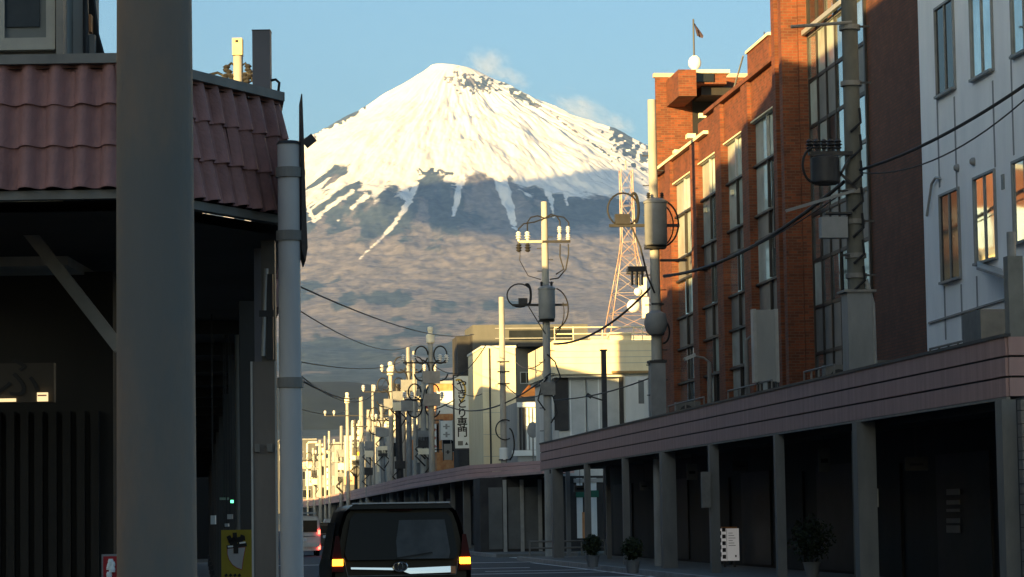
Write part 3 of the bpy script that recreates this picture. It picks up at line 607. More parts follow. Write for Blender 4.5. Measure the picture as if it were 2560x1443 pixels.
hang(573, 1254, 6, 7, 25.8, M_greenl, 'tiny green glowing lamp far down the left arcade', 'light', 'green_lamp')

# ---- things standing on the tiled canopy
DL = 24.0
pl_ = cw(ux(597, DL), DL, 0)
t = thing('utility_pole', 'short sunlit tipped pole with black insulators behind the tiled canopy', 'pole', pl_)
zl = zz(597, 98, DL); zs = zz(597, 140, DL)
MB().tube([pl_, pl_+ZV*zl], [.055, .043], 14).build('shaft', M_conc, t, smooth=True)
fb(ux(584, DL), ux(609, DL), DL-.06, DL+.06, zs, zl).build('head_box', mat('pale yellow head', (.62, .48, .22), (.70, .56, .30), scale=9, rough=.6), t)
fb(ux(592, DL), ux(599, DL), DL-.065, DL-.06, zz(595, 109, DL), zz(595, 103, DL)).build('head_mark', M_black, t)
for i, (a, b_) in enumerate(((568, 172), (574, 184), (566, 194), (580, 196), (622, 170), (627, 184), (614, 192), (620, 200))):
    c = cw(ux(a, DL), DL, zz(a, b_, DL)); MB().lathe(c, [(.012, -.035), (.034, -.02), (.02, 0), (.036, .016), (.012, .035)], 9).build('insulator', M_steeld, t)
MB().bar(cw(ux(556, DL), DL, zz(597, 190, DL)), cw(ux(634, DL), DL, zz(597, 184, DL)), .028).build('crossarm', M_steeld, t)
for pts in ([(520, 188), (545, 182), (562, 190)], [(560, 176), (580, 158), (597, 170)], [(597, 172), (615, 158), (630, 186), (632, 205)], [(562, 196), (580, 212), (600, 208), (622, 200)]):
    MB().tube([cw(ux(a, DL), DL, zz(a, b_, DL)) for a, b_ in pts], .012, 6).build('lead', M_cable, t)
DQ = 17.6
t = thing('square_post', 'plain grey square post standing up behind the tiled canopy edge', 'post', cw(ux(656, DQ), DQ))
fb(ux(633, DQ), ux(678, DQ), DQ, DQ+.115, .13, zz(656, 76, DQ)).build('shaft', mat('slate grey post', (.115, .112, .125), (.145, .14, .155), scale=3, rough=.6), t)
fb(ux(632, DQ), ux(679, DQ), DQ-.003, DQ+.118, zz(656, 76, DQ), zz(656, 74, DQ)).build('cap', M_steeld, t)
MB().tube([cw(ux(a, DQ), DQ+.05, zz(a, b_, DQ)) for a, b_ in ((678, 198), (690, 196), (699, 204), (697, 222), (695, 240))], .009, 6).build('lead', M_cable, t)

# ================================================================= RIGHT SIDE: ARCADE CANOPY
XF = 13.07
y_near = onx(2520, 900, XF).y; y_far = onx(1353, 1140, XF).y
ZB, ZT = 3.45, 4.45
t = thing('arcade_canopy', 'long mauve panelled arcade canopy along the brick and white buildings', 'canopy', (XF, y_near, 0))
nb = 12; Ls = (y_far-y_near)/nb
for r_ in range(3):
    z0 = ZB + r_*(ZT-ZB)/3; z1 = z0 + (ZT-ZB)/3 - .035
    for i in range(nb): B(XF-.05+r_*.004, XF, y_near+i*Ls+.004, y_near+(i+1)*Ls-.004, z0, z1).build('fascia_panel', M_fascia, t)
    for i in range(3): B(XF+.0+i*.9, XF+.89+i*.9, y_near-.05, y_near, z0, z1).build('end_panel', M_fascia, t)
    for i in range(3): B(XF+i*.9, XF+.89+i*.9, y_far, y_far+.05, z0, z1).build('end_panel', M_fascia, t)
B(XF+.001, 15.58, y_near+.001, y_far-.001, ZT-.1, ZT-.04).build('roof_deck', M_steeld, t)
B(XF+.002, XF+.04, y_near+.002, y_far-.002, ZB+.01, ZT-.1).build('backing_board', M_black, t)
B(XF+.05, 15.58, y_near+.01, y_far-.01, ZB, ZB+.08).build('soffit', M_soffit, t)
B(XF-.07, XF+.04, y_near-.06, y_far+.06, ZT-.034, ZT+.02).build('coping', M_steeld, t)
B(XF-.045, XF+.02, y_near, y_far, ZB-.05, ZB-.008).build('drip_edge', M_trim, t)
B(XF+.3, XF+.42, y_near+.1, y_far-.1, ZB-.16, ZB-.01).build('beam', M_soffit, t)
for px, hw in ((2510, .19), (2145, .19), (1940, .105), (1775, .12), (1655, .20), (1557, .10), (1462, .10), (1381, .20)):
    y = onx(px, 1200, 12.95).y; B(12.95, 12.95+hw*2, y, y+hw*2, .13, ZB-.05).build('column', M_col, t)
for px in (1415, 1515): y = onx(px, 1200, 14.2).y; B(14.2, 14.36, y, y+.16, .13, ZB).build('rear_column', M_col, t)
def box_on(px, y0, y1, x, wd, label, m=M_trim):
    y = onx(px, (y0+y1)/2, x).y; za, zb_ = onx(px, y1, x).z, onx(px, y0, x).z
    t = thing('control_box', label, 'box', (x, y, za)); B(x, x+wd, y-.15, y, za, zb_).build('housing', m, t); B(x+.02, x+wd-.02, y-.165, y-.151, za+.03, zb_-.03).build('door', m, t); return t
box_on(1752, 1180, 1270, 12.72, .24, 'grey box fixed to the left of the second thin arcade column')
box_on(2176, 1222, 1268, 13.34, .13, 'small pale box on the right of the thick arcade column', M_frame)
y = onx(2552, 1100, 13.0).y
t = thing('stone_pier', 'rough stone clad pier at the right edge under the canopy end', 'pier', (13.2, y, 0))
rnd = random.Random(5)
B(13.06, 13.5, y+.02, y+.4, .13, ZB-.05).build('core', M_darkw, t)
z = .14
while z < ZB-.2:
    h = rnd.uniform(.14, .24)
    for x0, x1 in ((13.02, 13.02+rnd.uniform(.17, .28)), (13.31, 13.52)): B(x0, x1, y-rnd.uniform(0, .02), y+.2, z, z+h-.015).build('stone', mat('split stone', (.13, .12, .11), (.20, .185, .165), scale=5, rough=.85, bump=.5), t)
    z += h

# shop fronts under the right canopy
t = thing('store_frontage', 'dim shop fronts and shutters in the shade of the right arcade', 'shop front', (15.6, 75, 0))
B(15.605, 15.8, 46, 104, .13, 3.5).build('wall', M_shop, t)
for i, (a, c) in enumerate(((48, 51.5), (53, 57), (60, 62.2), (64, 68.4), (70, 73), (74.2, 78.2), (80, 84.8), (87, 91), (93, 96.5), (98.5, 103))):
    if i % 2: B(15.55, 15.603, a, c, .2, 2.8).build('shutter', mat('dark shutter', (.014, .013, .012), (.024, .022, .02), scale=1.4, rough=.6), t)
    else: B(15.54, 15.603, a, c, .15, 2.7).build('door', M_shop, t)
t = thing('reflection_stack', 'column of dim pale patches painted in for reflections at the far right', 'painted reflection', (15.5, onx(2380, 1280, 15.5).y, 1))
for i, (y0, y1) in enumerate(((1222, 1238), (1250, 1262), (1272, 1280), (1296, 1308), (1314, 1332))):
    a, b_ = onx(2366, y1, 15.5), onx(2398, y0, 15.5); B(15.5, 15.52, b_.y, a.y, a.z, b_.z).build('notice', M_spand, t)  # pale patches painted in for reflections on the dark shop wall
a = onx(1807, 1402, 14.7); b_ = onx(1849, 1322, 14.7)
t = thing('standing_sign', 'white standing sign with dark marks on its side under the right arcade', 'sign', (14.7, a.y, .13))
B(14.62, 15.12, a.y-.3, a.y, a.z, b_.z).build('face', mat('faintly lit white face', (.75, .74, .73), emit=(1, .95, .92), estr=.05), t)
for i in range(4): B(14.6, 14.619, a.y-.27, a.y-.04, a.z+.12+i*.2, a.z+.24+i*.2).build('mark', M_black, t)
B(15.0, 15.04, a.y-.305, a.y-.301, a.z+.1, a.z+.16).build('mark', M_black, t)
for i in range(5): B(14.64, 14.74, a.y-.304, a.y-.3005, a.z+.06+i*.19, a.z+.17+i*.19).build('mark', M_steeld, t)
for i in range(6): B(14.82, 15.02-.04*(i % 3), a.y-.304, a.y-.3005, a.z+.42+i*.07, a.z+.435+i*.07).build('print_line', M_spand, t)
B(14.76, 14.77, a.y-.304, a.y-.3005, a.z+.02, b_.z-.02).build('seam', M_trim, t)
B(14.66, 15.08, a.y-.28, a.y-.03, b_.z, b_.z+.05).build('cap', mat('orange cap', (.35, .15, .05), rough=.6), t)
B(14.7, 14.76, a.y-.2, a.y-.1, .13, a.z).build('leg', M_steeld, t); B(14.98, 15.04, a.y-.2, a.y-.1, .13, a.z).build('leg', M_steeld, t)
for k, (px, py, wpx, hpx, m, lab) in enumerate(((1730, 1180, 26, 40, M_spand, 'dim square sign hanging between the thick and second thin arcade columns'), (1850, 1165, 40, 26, M_darkw, 'dim dark sign board hanging right of the second thin column'), (2060, 1150, 30, 60, M_greyd, 'grey upright hanging sign left of the nearest thick column'),
        (2290, 1160, 60, 34, M_darkw, 'very dark hanging board in the last dark arcade bay'), (1610, 1215, 22, 22, M_greyd, 'little grey hanging sign left of the thick column'), (1450, 1222, 30, 16, M_frame, 'pale small hanging board between the thin far columns'))):
    p = onx(px, py, 14.3); t = thing('hanging_sign', lab, 'sign', tuple(p)); sc = p.y/FPX
    B(p.x-wpx*sc/2, p.x+wpx*sc/2, p.y-.04, p.y+.04, p.z-hpx*sc/2, p.z+hpx*sc/2).build('panel', m, t); B(p.x-.01, p.x+.01, p.y-.01, p.y+.01, p.z+hpx*sc/2, ZB).build('hanger', M_steeld, t); B(p.x-wpx*sc*.3, p.x+wpx*sc*.3, p.y-.047, p.y-.041, p.z-hpx*sc*.12, p.z+hpx*sc*.05).build('print_bar', M_black, t)
def shrub(x, y, r_, h, label, pot=True, z0=.13, seed=1):
    t = thing('potted_shrub' if pot else 'shrub', label, 'shrub', (x, y, z0)); rn = random.Random(seed)
    if pot: MB().lathe((x, y, z0), [(.14, 0), (.2, .3), (.22, .34), (.19, .34)], 14).build('pot', M_steel, t)
    zc0 = z0 + (.34 if pot else 0); mb = MB()
    for _ in range(1100):
        th, ph, rr_ = rn.uniform(0, 6.28), math.acos(rn.uniform(-1, 1)), r_*rn.uniform(.45, 1)**.5*(.8+.3*math.sin(3*_))
        c = Vector((x+rr_*math.sin(ph)*math.cos(th), y+rr_*math.sin(ph)*math.sin(th), zc0+h/2+h/2*rr_/r_*math.cos(ph)))
        d1 = Vector((rn.uniform(-1, 1), rn.uniform(-1, 1), rn.uniform(-1, 1))).normalized()*.05; d2 = d1.orthogonal().normalized()*.026
        mb.add([c-d1, c+d2, c+d1, c-d2], [(0, 1, 2, 3)])
    o = mb.build('foliage', M_leaf, t); o['kind'] = 'stuff'
    MB().tube([(x, y, z0), (x+.02, y, zc0+h*.6)], .025, 6).build('stem', M_darkw, t)
p = onz(1482, 1418, .13); shrub(p.x, p.y, .28, .62, 'dark clipped shrub in a pot between the far arcade columns', seed=1)
p = onz(1582, 1434, .13); shrub(p.x, p.y, .28, .6, 'dark potted shrub left of the thick arcade column', seed=2)
p = onx(2030, 1440, 14.2); shrub(p.x, p.y, .55, 1.1, 'dim rounded green bush in the dark right arcade', True, seed=3)
t = thing('kerb_barrier', 'low pale rail barrier beside the side street crossing', 'barrier', (14, 104, 0))
for z in (.45, .7): MB().tube([(12.5, 104.3, z), (15.4, 104.3, z)], .035, 8).build('rail', M_trim, t)
for x in (12.5, 13.5, 14.5, 15.4): MB().tube([(x, 104.3, .13), (x, 104.3, .74)], .035, 8).build('post', M_trim, t)

# ================================================================= RIGHT SIDE: WHITE BUILDING
XW = 15.6
def yx(px, py=700, x=XW): return onx(px, py, x).y
yw = yx(2312)
t = thing('white_building', 'white panelled building at the right edge with narrow windows', 'building', (18, 52, 0))
B(XW, 26, 45, yw-.05, 3.5, 15.5).build('wall', M_white, t); B(XW-.08, 26.1, 44.9, yw-.04, 15.5, 15.8).build('roof', M_greyw, t)
def winpx(t, x, pl0, pr0, yt, yb, gm, **k):
    c = (pl0+pr0)/2; return window(t, 'x', x, onx(pl0, (yt+yb)/2, x).y, onx(pr0, (yt+yb)/2, x).y, onx(c, yb, x).z, onx(c, yt, x).z, gm=gm, fm=M_steel, **k)
for (a, c, y0, y1, g) in ((2343, 2387, 10, 232, M_glassd), (2430, 2482, -60, 188, M_glass), (2531, 2590, -140, 128, M_glass), (2355, 2401, 482, 700, M_glassd), (2440, 2491, 438, 652, M_glass), (2537, 2596, 396, 600, M_glass)):
    f = winpx(t, XW, a, c, y0, y1, g, mull=1, fw=.05, proud=.05)
def strip(t, nm, x, pa, pb, ya, yb, m, pr=.02, hm=None):
    c = (pa+pb)/2; B(x-pr, x-.002, onx(pa, (ya+yb)/2, x).y, onx(pb, (ya+yb)/2, x).y, onx(c, yb, x).z, onx(c, ya, x).z).build(nm, m, t)
M_joint = mat('panel joint', (.22, .23, .25), (.27, .28, .30), scale=4, rough=.8)
for a, y0, y1 in ((2345, 245, 470), (2388, 240, 470), (2362, 715, 850), (2404, 710, 850), (2442, 690, 775), (2484, 200, 420), (2530, 135, 390)): strip(t, 'panel_joint', XW, a, a+3, y0, y1, M_joint, .012)
MB().bar(onx(2325, 808, XW)-Vector((.02, 0, 0)), onx(2560, 735, XW)-Vector((.02, 0, 0)), .05, .04).build('ledge_strip', M_steel, t)
for a, b_ in ((2396, 420), (2436, 404)):
    p = onx(a, b_, XW); mb = MB().lathe((0, 0, 0), [(.085, 0), (.08, .05), (.05, .09), (.01, .1)], 12); mb.v = [(p.x-.002-v[2], p.y+v[1], p.z+v[0]) for v in mb.v]; mb.build('vent_hood', M_steel, t, smooth=True)
MB().tube([onx(a, b_, XW)-Vector((.06, 0, 0)) for a, b_ in ((2356, 445), (2346, 444), (2336, 460), (2324, 540))], .03, 8).build('vent_pipe', M_frame, t, smooth=True)
strip(t, 'small_vent', XW, 2506, 2512, 436, 474, M_steel, .03)
# little awning, box and post by the white wall
p = onx(2445, 655, 15.3); q = onx(2512, 683, 14.9)
t = thing('awning', 'little sloping metal awning fixed below the orange reflecting window', 'awning', tuple(onx(2475, 670, 15.4)))
MB().add([onx(2442, 652, 15.58), onx(2504, 672, 15.58), onx(2512, 690, 14.75), onx(2444, 668, 14.75)], [(0, 1, 2, 3)]).add([onx(2442, 658, 15.58), onx(2504, 678, 15.58), onx(2512, 696, 14.75), onx(2444, 674, 14.75)], [(3, 2, 1, 0)]).build('hood', M_frame, t)
MB().bar(onx(2444, 671, 14.75), onx(2512, 693, 14.75), .05).build('front_edge', M_steel, t)
y = yx(2484, 800, 14.3)
t = thing('concrete_tank', 'square grey concrete box on the canopy roof before the white building', 'box', (14.3, y, ZT))
a, c = onx(2446, 832, 14.3), onx(2525, 776, 14.3)
B(14.0, 14.95, a.y-1.2, a.y, ZT-.03, onx(2480, 776, 14.3).z).build('body', mat('grey concrete', (.13, .135, .135), (.18, .18, .175), scale=3, rough=.85, bump=.2), t)
y = yx(2537, 800, 13.6)
t = thing('utility_pole', 'short grey steel post rising from the canopy at the right edge', 'pole', (13.6, y, 0))
B(13.47, 13.73, y-.13, y+.13, .13, onx(2537, 640, 13.6).z).build('shaft', mat('olive grey post', (.14, .14, .13), (.19, .19, .175), scale=3, rough=.7), t)
MB().tube([(13.58, y, onx(2537, 640, 13.6).z), (13.58, y, onx(2537, 578, 13.6).z)], .075, 12).build('upper_tube', M_steel, t)

# ================================================================= RIGHT SIDE: BRICK BUILDING
t = thing('brick_building', 'tall red brick building with deep piers and a stepped sunlit roofline', 'building', (20, 78, 0))
y1a, y1b = yw, yx(2180); y3a, y3b = yx(2003, 300), yx(1932, 300, XW-.45)
HT = 18.5
B(XW, 28, y1a, y1b, 3.5, HT).build('wall', M_brickd, t)                      # near pier
B(XW+.45, 28, y1b+.001, y3a, 3.5, HT).build('wall', M_brickd, t)               # glazed bay backing
B(XW-.02, 28, y3a+.001, y3b, 3.5, HT).build('wall', M_brick, t)
B(XW-.45, XW-.021, y3a+.12, y3a+.5, 3.5, HT).build('pier', M_brick, t)
B(XW-.45, XW-.021, y3b-.42, y3b-.001, 3.5, HT).build('pier', M_brick, t)
B(XW-.12, XW-.021, (y3a+y3b)/2-.02, (y3a+y3b)/2+.12, 3.5, HT).build('pilaster_strip', M_cream, t)
B(XW-.06, XW-.001, y1b-.12, y1b, 3.5, HT).build('edge_trim', M_framed, t)
# glazed bay: panes in a grid of mullions
ncol = 7; zr = [4.5, 5.7, 6.9, 8.1, 9.3, 10.45, 11.6, 12.8, 14.0, 15.2, 16.4, 17.6]; wcol = (y3a-y1b)/ncol; rnd = random.Random(11)
XG = XW+.25
for c in range(ncol):
    for r_ in range(len(zr)-1):
        y0, z0 = y1b+c*wcol+.05, zr[r_]+.05
        sp = r_ in (0, 1, 3) or (r_ in (5, 6) and c not in (3, 6)) and r_ == 6
        g = M_spand if sp and rnd.random() < .9 else (M_pale if rnd.random() < .35 else (M_glass if rnd.random() < .8 else M_glassd))
        MB().add([(XG+rnd.uniform(-.004, .004), y0, z0), (XG+rnd.uniform(-.004, .004), y0+wcol-.1, z0), (XG+rnd.uniform(-.004, .004), y0+wcol-.1, zr[r_+1]-.05), (XG+rnd.uniform(-.004, .004), y0, zr[r_+1]-.05),
                  (XG+.03, y0, z0), (XG+.03, y0+wcol-.1, z0), (XG+.03, y0+wcol-.1, zr[r_+1]-.05), (XG+.03, y0, zr[r_+1]-.05)], [(0, 1, 2, 3), (7, 6, 5, 4), (0, 4, 5, 1), (1, 5, 6, 2), (2, 6, 7, 3), (3, 7, 4, 0)]).build('pane', g, t)
for c in range(ncol+1): B(XG-.045, XG+.06, y1b+c*wcol-.03, y1b+c*wcol+.03, 4.2, HT).build('mullion', M_framed, t)
for z in zr: B(XG-.03, XG+.055, y1b+.04, y3a-.04, z-.045, z+.045).build('transom', M_spand if z in (10.45, 14.0) else M_framed, t)
B(XG-.2, XG-.11, y1b+.04, y3a-.04, 14.02, 14.14).build('handrail', M_frame, t)
# lower wing with deep window bays
HL = 13.65; y4b = yx(1640, 600); XI = XW-.2
YSP = 81.0; HM = 13.1
B(XW-.08, 28, y3b+.001, YSP, 3.5, HL).build('wall', M_brick, t); B(XW-.08, 28, YSP+.001, 91.2, 3.5, HM).build('wall', M_brick, t)
edges = [yx(px, 600, XI) for px in (1930, 1890, 1820, 1755, 1690)]
heads = [12.5, 12.45, 12.4, 12.35]
for i, yy in enumerate(edges[1:]):
    B(XW-.36, XI+.119, yy, yy+.95, 3.5, (HL if yy < YSP else HM)+.001).build('pier', M_brick, t)
for i in range(4):
    ya, yb_ = (edges[i]+(.95 if i else .0), edges[i+1])
    if i == 0: ya = y3b+.01
    B(XI-.05, XI+.118, ya+.002, yb_-.002, heads[i], HL if yb_ < YSP+2 else HM).build('lintel', M_brick, t)
    B(XI-.09, XI-.051, ya+.004, yb_-.004, heads[i]-.04, heads[i]+.0).build('head_trim', M_cream, t)
    rows = [(4.6, 5.8, 0), (5.9, 6.9, 0), (7.0, 7.9, 1), (8.0, 9.1, 0), (9.2, 9.8, 1), (9.9, 11.2, 0), (11.3, heads[i]-.06, 2)]
    for (z0, z1, kd) in rows:
        f = MB(); w2 = (yb_-ya)/2
        f.box(XI-.04, XI+.05, ya+.003, yb_-.003, z1, z1+.06); f.box(XI-.03, XI+.05, ya+w2-.03, ya+w2+.03, z0, z1); f = f.build('window', M_framed if kd != 2 else M_frame, t)
        for q in range(2):
            tl = rnd.uniform(-.006, .006)
            MB().add([(XI+.06+tl, ya+q*w2+.005, z0), (XI+.06-tl, ya+(q+1)*w2-.005, z0), (XI+.06-tl, ya+(q+1)*w2-.005, z1), (XI+.06+tl, ya+q*w2+.005, z1)], [(0, 1, 2, 3)]).build('pane', M_spand if kd == 1 else (M_pale if (kd == 2 or rnd.random() < .55) else (M_glass if rnd.random() < .7 else M_glassd)), f)
B(XW-.4, 28, y3b+.01, YSP, HL, HL+.12).build('coping', M_brick, t); B(XW-.4, 28, YSP+.01, 91.15, HM, HM+.1).build('coping', M_cream, t)
# stair tower at the far end
yt0 = 91.0; yt1 = yx(1643, 500, XW-.14); HTW = 16.45
B(XW-.14, 20.5, yt0, yt1, 3.5, HTW).build('wall', M_brick, t); B(XW-.2, 20.6, yt0-.06, yt1+.06, HTW, HTW+.14).build('coping', mat('pinkish coping', (.5, .33, .25), (.56, .39, .30), scale=3, rough=.8), t)
# penthouse box hung out from the tower with the shade under it painted in
yh = 88.6
p0, p1 = ony(1697, 240, yh), ony(1823, 178, yh)
pz = ony(1780, 210, yh+.5).z; B(p0.x+.55, p1.x, yh+.5, yt0-.002, pz, p1.z).build('penthouse', M_brick, t)
B(p0.x, p0.x+.6, yh, yt0-.003, p0.z, p1.z+.05).build('corner_box', M_brick, t)
B(p0.x+.5, p1.x+.1, yh+.4, yt0-.004, p1.z+.001, p1.z+.12).build('penthouse_roof', M_cream, t)
q0, q1 = ony(1740, 205, yh+.5), ony(1784, 180, yh+.5); B(q0.x, q1.x, yh+.44, yh+.498, q0.z, q1.z).build('slot_window', M_glassd, t)
q0, q1 = ony(1732, 335, yt0), ony(1783, 252, yt0); B(q0.x, q1.x, yt0-.05, yt0-.001, q0.z, q1.z).build('door', M_black, t)
q0, q1 = ony(1735, 255, yt0-.1), ony(1850, 205, yt0-.1); B(q0.x, q1.x+.2, yh+.9, yt0-.06, q0.z+.02, pz-.005).build('shade_panel', M_framed, t)  # dark panel standing in for the shade beneath the penthouse
for a, b_ in ((1735, 342), (1702, 382)): p = onx(a, b_, XW-.15); B(XW-.4, XW-.141, p.y-.25, p.y+.1, p.z-.07, p.z+.07).build('bracket', M_cream, t)
for a, b_ in ((1790, 300), (1790, 285)): p = ony(a, b_, yt0-.2); B(p.x-.04, p.x+.04, yt0-.25, yt0-.06, p.z-.3, p.z+.1).build('rail_post', M_frame, t)
# chimney block on the lower roof
ya, yb_ = yx(1918, 150), yx(1868, 150)
B(XW, XW+1.6, ya-.3, yb_, HL, onx(1890, 116, XW).z).build('roof_block', M_brick, t); B(XW-.05, XW+1.65, ya-.35, yb_+.05, onx(1890, 116, XW).z, onx(1890, 109, XW).z).build('block_cap', M_cream, t)
MB().tube([onx(1830, 238, XW+.3), onx(1858, 140, XW+.3)], .025, 6).build('stay_cable', M_steel, t)
for z, pz in ((1, 470), (2, 520)):
    for px in (1700, 1765, 1850): pass
for px, py in ((1756, 290), (1769, 526), (1836, 482), (1885, 452), (1940, 120), (1940, 200), (1946, 480)):
    p = onx(px, py, XW-.1); B(XW-.22, XW-.0, p.y-.12, p.y+.05, p.z-.07, p.z+.07).build('lamp_bracket', M_cream, t)
for px, y0, y1 in ((1942, 105, 245), (1940, 450, 620)):
    a, b_ = onx(px, y1, XW-.3), onx(px, y0, XW-.3); B(XW-.34, XW-.26, a.y-.04, a.y+.04, a.z, b_.z).build('drain_pipe', M_framed, t)
# ball and flag on the tower
pf = ony(1737, 158, 90.4)
t = thing('dome_antenna', 'white round dome on the brick tower roof', 'dome', (pf.x, 90.4, HTW))
MB().lathe((pf.x, 90.4, pf.z-.16), [(.08, -.25), (.1, -.05), (.2, .05), (.225, .18), (.19, .31), (.1, .4), (.01, .42)], 18).build('dome', mat('white plastic', (.8, .78, .74), rough=.4), t, smooth=True)
t = thing('flagpole', 'thin pole with a limp dark flag on the brick tower', 'flagpole', (pf.x, 90.5, HTW))
z0, z1 = ony(1737, 160, 90.5).z, ony(1737, 48, 90.5).z
MB().tube([(pf.x, 90.5, z0-.4), (pf.x, 90.5, z1)], .03, 8).build('pole', M_steeld, t)
fl = MB(); vs = []; rows_ = 7
for i in range(rows_):
    s = i/(rows_-1); wd = (.06 + .20*s) if s < .85 else .18; z = z1-.12-(z1-z0)*.30*s
    for j in range(5): u = j/4; vs.append((pf.x+.02+wd*u+.10*s, 90.5+.05*math.sin(u*9+s*3), z-.08*u))
fl.add(vs, [(i*5+j, i*5+j+1, (i+1)*5+j+1, (i+1)*5+j) for i in range(rows_-1) for j in range(4)])
fl.build('flag', mat('dark cloth', (.03, .025, .04), (.06, .04, .05), scale=8, rough=.9), t, smooth=True)
p = ony(1912, 100, 78); t = thing('roof_vent', 'tiny dark vent on the brick roof block', 'vent', (XW+.5, 77, HL)); p = onx(1911, 104, XW+.4)
MB().lathe((XW+.4, p.y, p.z-.15), [(.05, 0), (.05, .12), (.12, .13), (.02, .24)], 8).build('cowl', M_steeld, t); MB().tube([(XW+.4, p.y, p.z+.05), (XW+.4, p.y, p.z+.28)], .015, 6).build('spike', M_steeld, t)

# things on the canopy roof before the brick building
ya = yx(1946, 860, 14.0); yb_ = yx(1888, 860, 14.0)
t = thing('projecting_sign', 'tall blank grey sign box projecting before the brick building', 'sign', (14.3, ya, ZT))
za, zb_ = onx(1915, 962, 14.0).z, onx(1915, 785, 14.0).z
xa, xb = ony(1886, 870, ya).x, ony(1945, 870, ya).x
B(xa, xb, ya, ya+.25, za, zb_).build('panel', M_greyw, t); 
for x in (xa-.02, xb-.06): B(x, x+.08, ya-.02, ya+.27, za-.02, zb_+.02).build('edge_frame', M_frame, t)
B(xa+.06, xa+.2, ya+.05, ya+.15, ZT-.03, za).build('leg', M_steeld, t); B(xb-.25, xb-.1, ya+.05, ya+.15, ZT-.03, za).build('leg', M_steeld, t)
def street_lamp(px, pyb, pyh, x, label, arm):
    y = yx(px, pyb, x); zb_ = ZT-.03; zh = onx(px, pyh, x).z; t = thing('street_lamp', label, 'street lamp', (x, y, zb_))
    MB().tube([(x, y, zb_), (x, y, zh)], [.07, .05], 10).build('pole', M_trim, t)
    MB().tube([(x, y, zh), (x+arm*.3, y, zh+.12), (x+arm, y, zh+.18)], .03, 8).build('arm', M_trim, t)
    MB().bar((x+arm*.75, y, zh+.2), (x+arm*1.35, y, zh+.08), .16, .09).build('lamp_head', M_frame, t); return t
street_lamp(1868, 980, 850, 13.6, 'grey street lamp with a slanted head before the sign box', .5)
street_lamp(1775, 1000, 905, 13.6, 'short lamp post with a dark head at the middle brick piers', -.5)
def rail_run(px0, px1, py, x, label):
    a, b_ = yx(px0, py, x), yx(px1, py, x); t = thing('roof_railing', label, 'railing', (x, a, ZT)); 
    for z in (ZT+.1, ZT+.32): MB().tube([(x, a, z), (x, b_, z)], .022, 6).build('rail', M_trim, t)
    n_ = 4
    for i in range(n_+1): y = a+(b_-a)*i/n_; MB().tube([(x, y, ZT-.03), (x, y, ZT+.34)], .022, 6).build('post', M_trim, t)
rail_run(1670, 1760, 990, 13.5, 'low pipe railing on the canopy left of the short lamp post')
rail_run(1820, 1930, 970, 13.5, 'low pipe railing on the canopy below the sign box')
rail_run(2010, 2085, 915, 13.5, 'low pipe railing on the canopy below the glazed bay')
rail_run(2325, 2420, 862, 14.2, 'low white pipe railing at the foot of the white building')
def ac_unit(px, py, x, label):
    y = yx(px, py, x); t = thing('air_conditioner', label, 'air conditioner', (x, y, ZT)); B(x, x+.75, y, y+.32, ZT-.03, ZT+.6).build('casing', M_spand, t)
    mb = MB().lathe((0, 0, 0), [(.22, 0), (.22, .02), (.05, .03)], 16); mb.v = [(x+.32+v[0], y-.002-v[2], ZT+.28+v[1]) for v in mb.v]; mb.build('fan_grille', M_steeld, t)
ac_unit(1690, 985, 14.4, 'dim air conditioner at the far brick pier'); ac_unit(2062, 900, 14.5, 'dim air conditioner under the glazed bay'); ac_unit(2150, 880, 14.9, 'dim air conditioner right of the wrapped pole')

# ================================================================= FAR CANOPY ON THE RIGHT
pts = []
for (px, py), hgt in zip(((1357, 1184), (1171, 1199), (1025, 1222), (879, 1250), (800, 1263), (755, 1268)), (.56, .68, .78, .86, .95, 1.0)):
    p = onz(px, py, ZB); pts.append((Vector((p.x, p.y)), hgt))
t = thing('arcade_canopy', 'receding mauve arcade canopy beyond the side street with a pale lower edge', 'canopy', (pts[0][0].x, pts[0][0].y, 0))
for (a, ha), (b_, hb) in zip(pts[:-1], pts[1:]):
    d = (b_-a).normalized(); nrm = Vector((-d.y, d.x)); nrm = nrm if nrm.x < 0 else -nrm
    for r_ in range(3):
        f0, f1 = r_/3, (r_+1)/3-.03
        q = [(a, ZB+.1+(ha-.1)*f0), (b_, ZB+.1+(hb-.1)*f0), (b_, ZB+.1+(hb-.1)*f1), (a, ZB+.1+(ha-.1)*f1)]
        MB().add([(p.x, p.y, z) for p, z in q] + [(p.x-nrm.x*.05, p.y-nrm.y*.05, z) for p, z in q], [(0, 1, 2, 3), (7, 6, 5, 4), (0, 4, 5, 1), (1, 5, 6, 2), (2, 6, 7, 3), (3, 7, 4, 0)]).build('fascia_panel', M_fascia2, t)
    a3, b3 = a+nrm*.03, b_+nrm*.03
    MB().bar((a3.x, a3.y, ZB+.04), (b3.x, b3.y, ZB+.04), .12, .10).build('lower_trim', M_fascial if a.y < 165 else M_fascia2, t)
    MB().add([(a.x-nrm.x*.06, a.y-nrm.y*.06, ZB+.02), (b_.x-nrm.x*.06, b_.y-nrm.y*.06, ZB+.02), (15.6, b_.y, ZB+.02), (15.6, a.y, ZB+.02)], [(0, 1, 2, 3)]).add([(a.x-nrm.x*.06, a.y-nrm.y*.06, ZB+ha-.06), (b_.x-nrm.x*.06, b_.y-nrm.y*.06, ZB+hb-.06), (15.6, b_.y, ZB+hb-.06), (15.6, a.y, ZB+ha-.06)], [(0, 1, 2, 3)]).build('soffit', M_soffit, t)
B(pts[0][0].x, 15.6, pts[0][0].y-.05, pts[0][0].y, ZB+.0, ZB+.55).build('end_panel', M_fascia2, t)
def canopy_x(y):
    for (a, _), (b_, _) in zip(pts[:-1], pts[1:]):
        if a.y <= y <= b_.y: return a.x+(b_.x-a.x)*(y-a.y)/(b_.y-a.y)
    return pts[-1][0].x
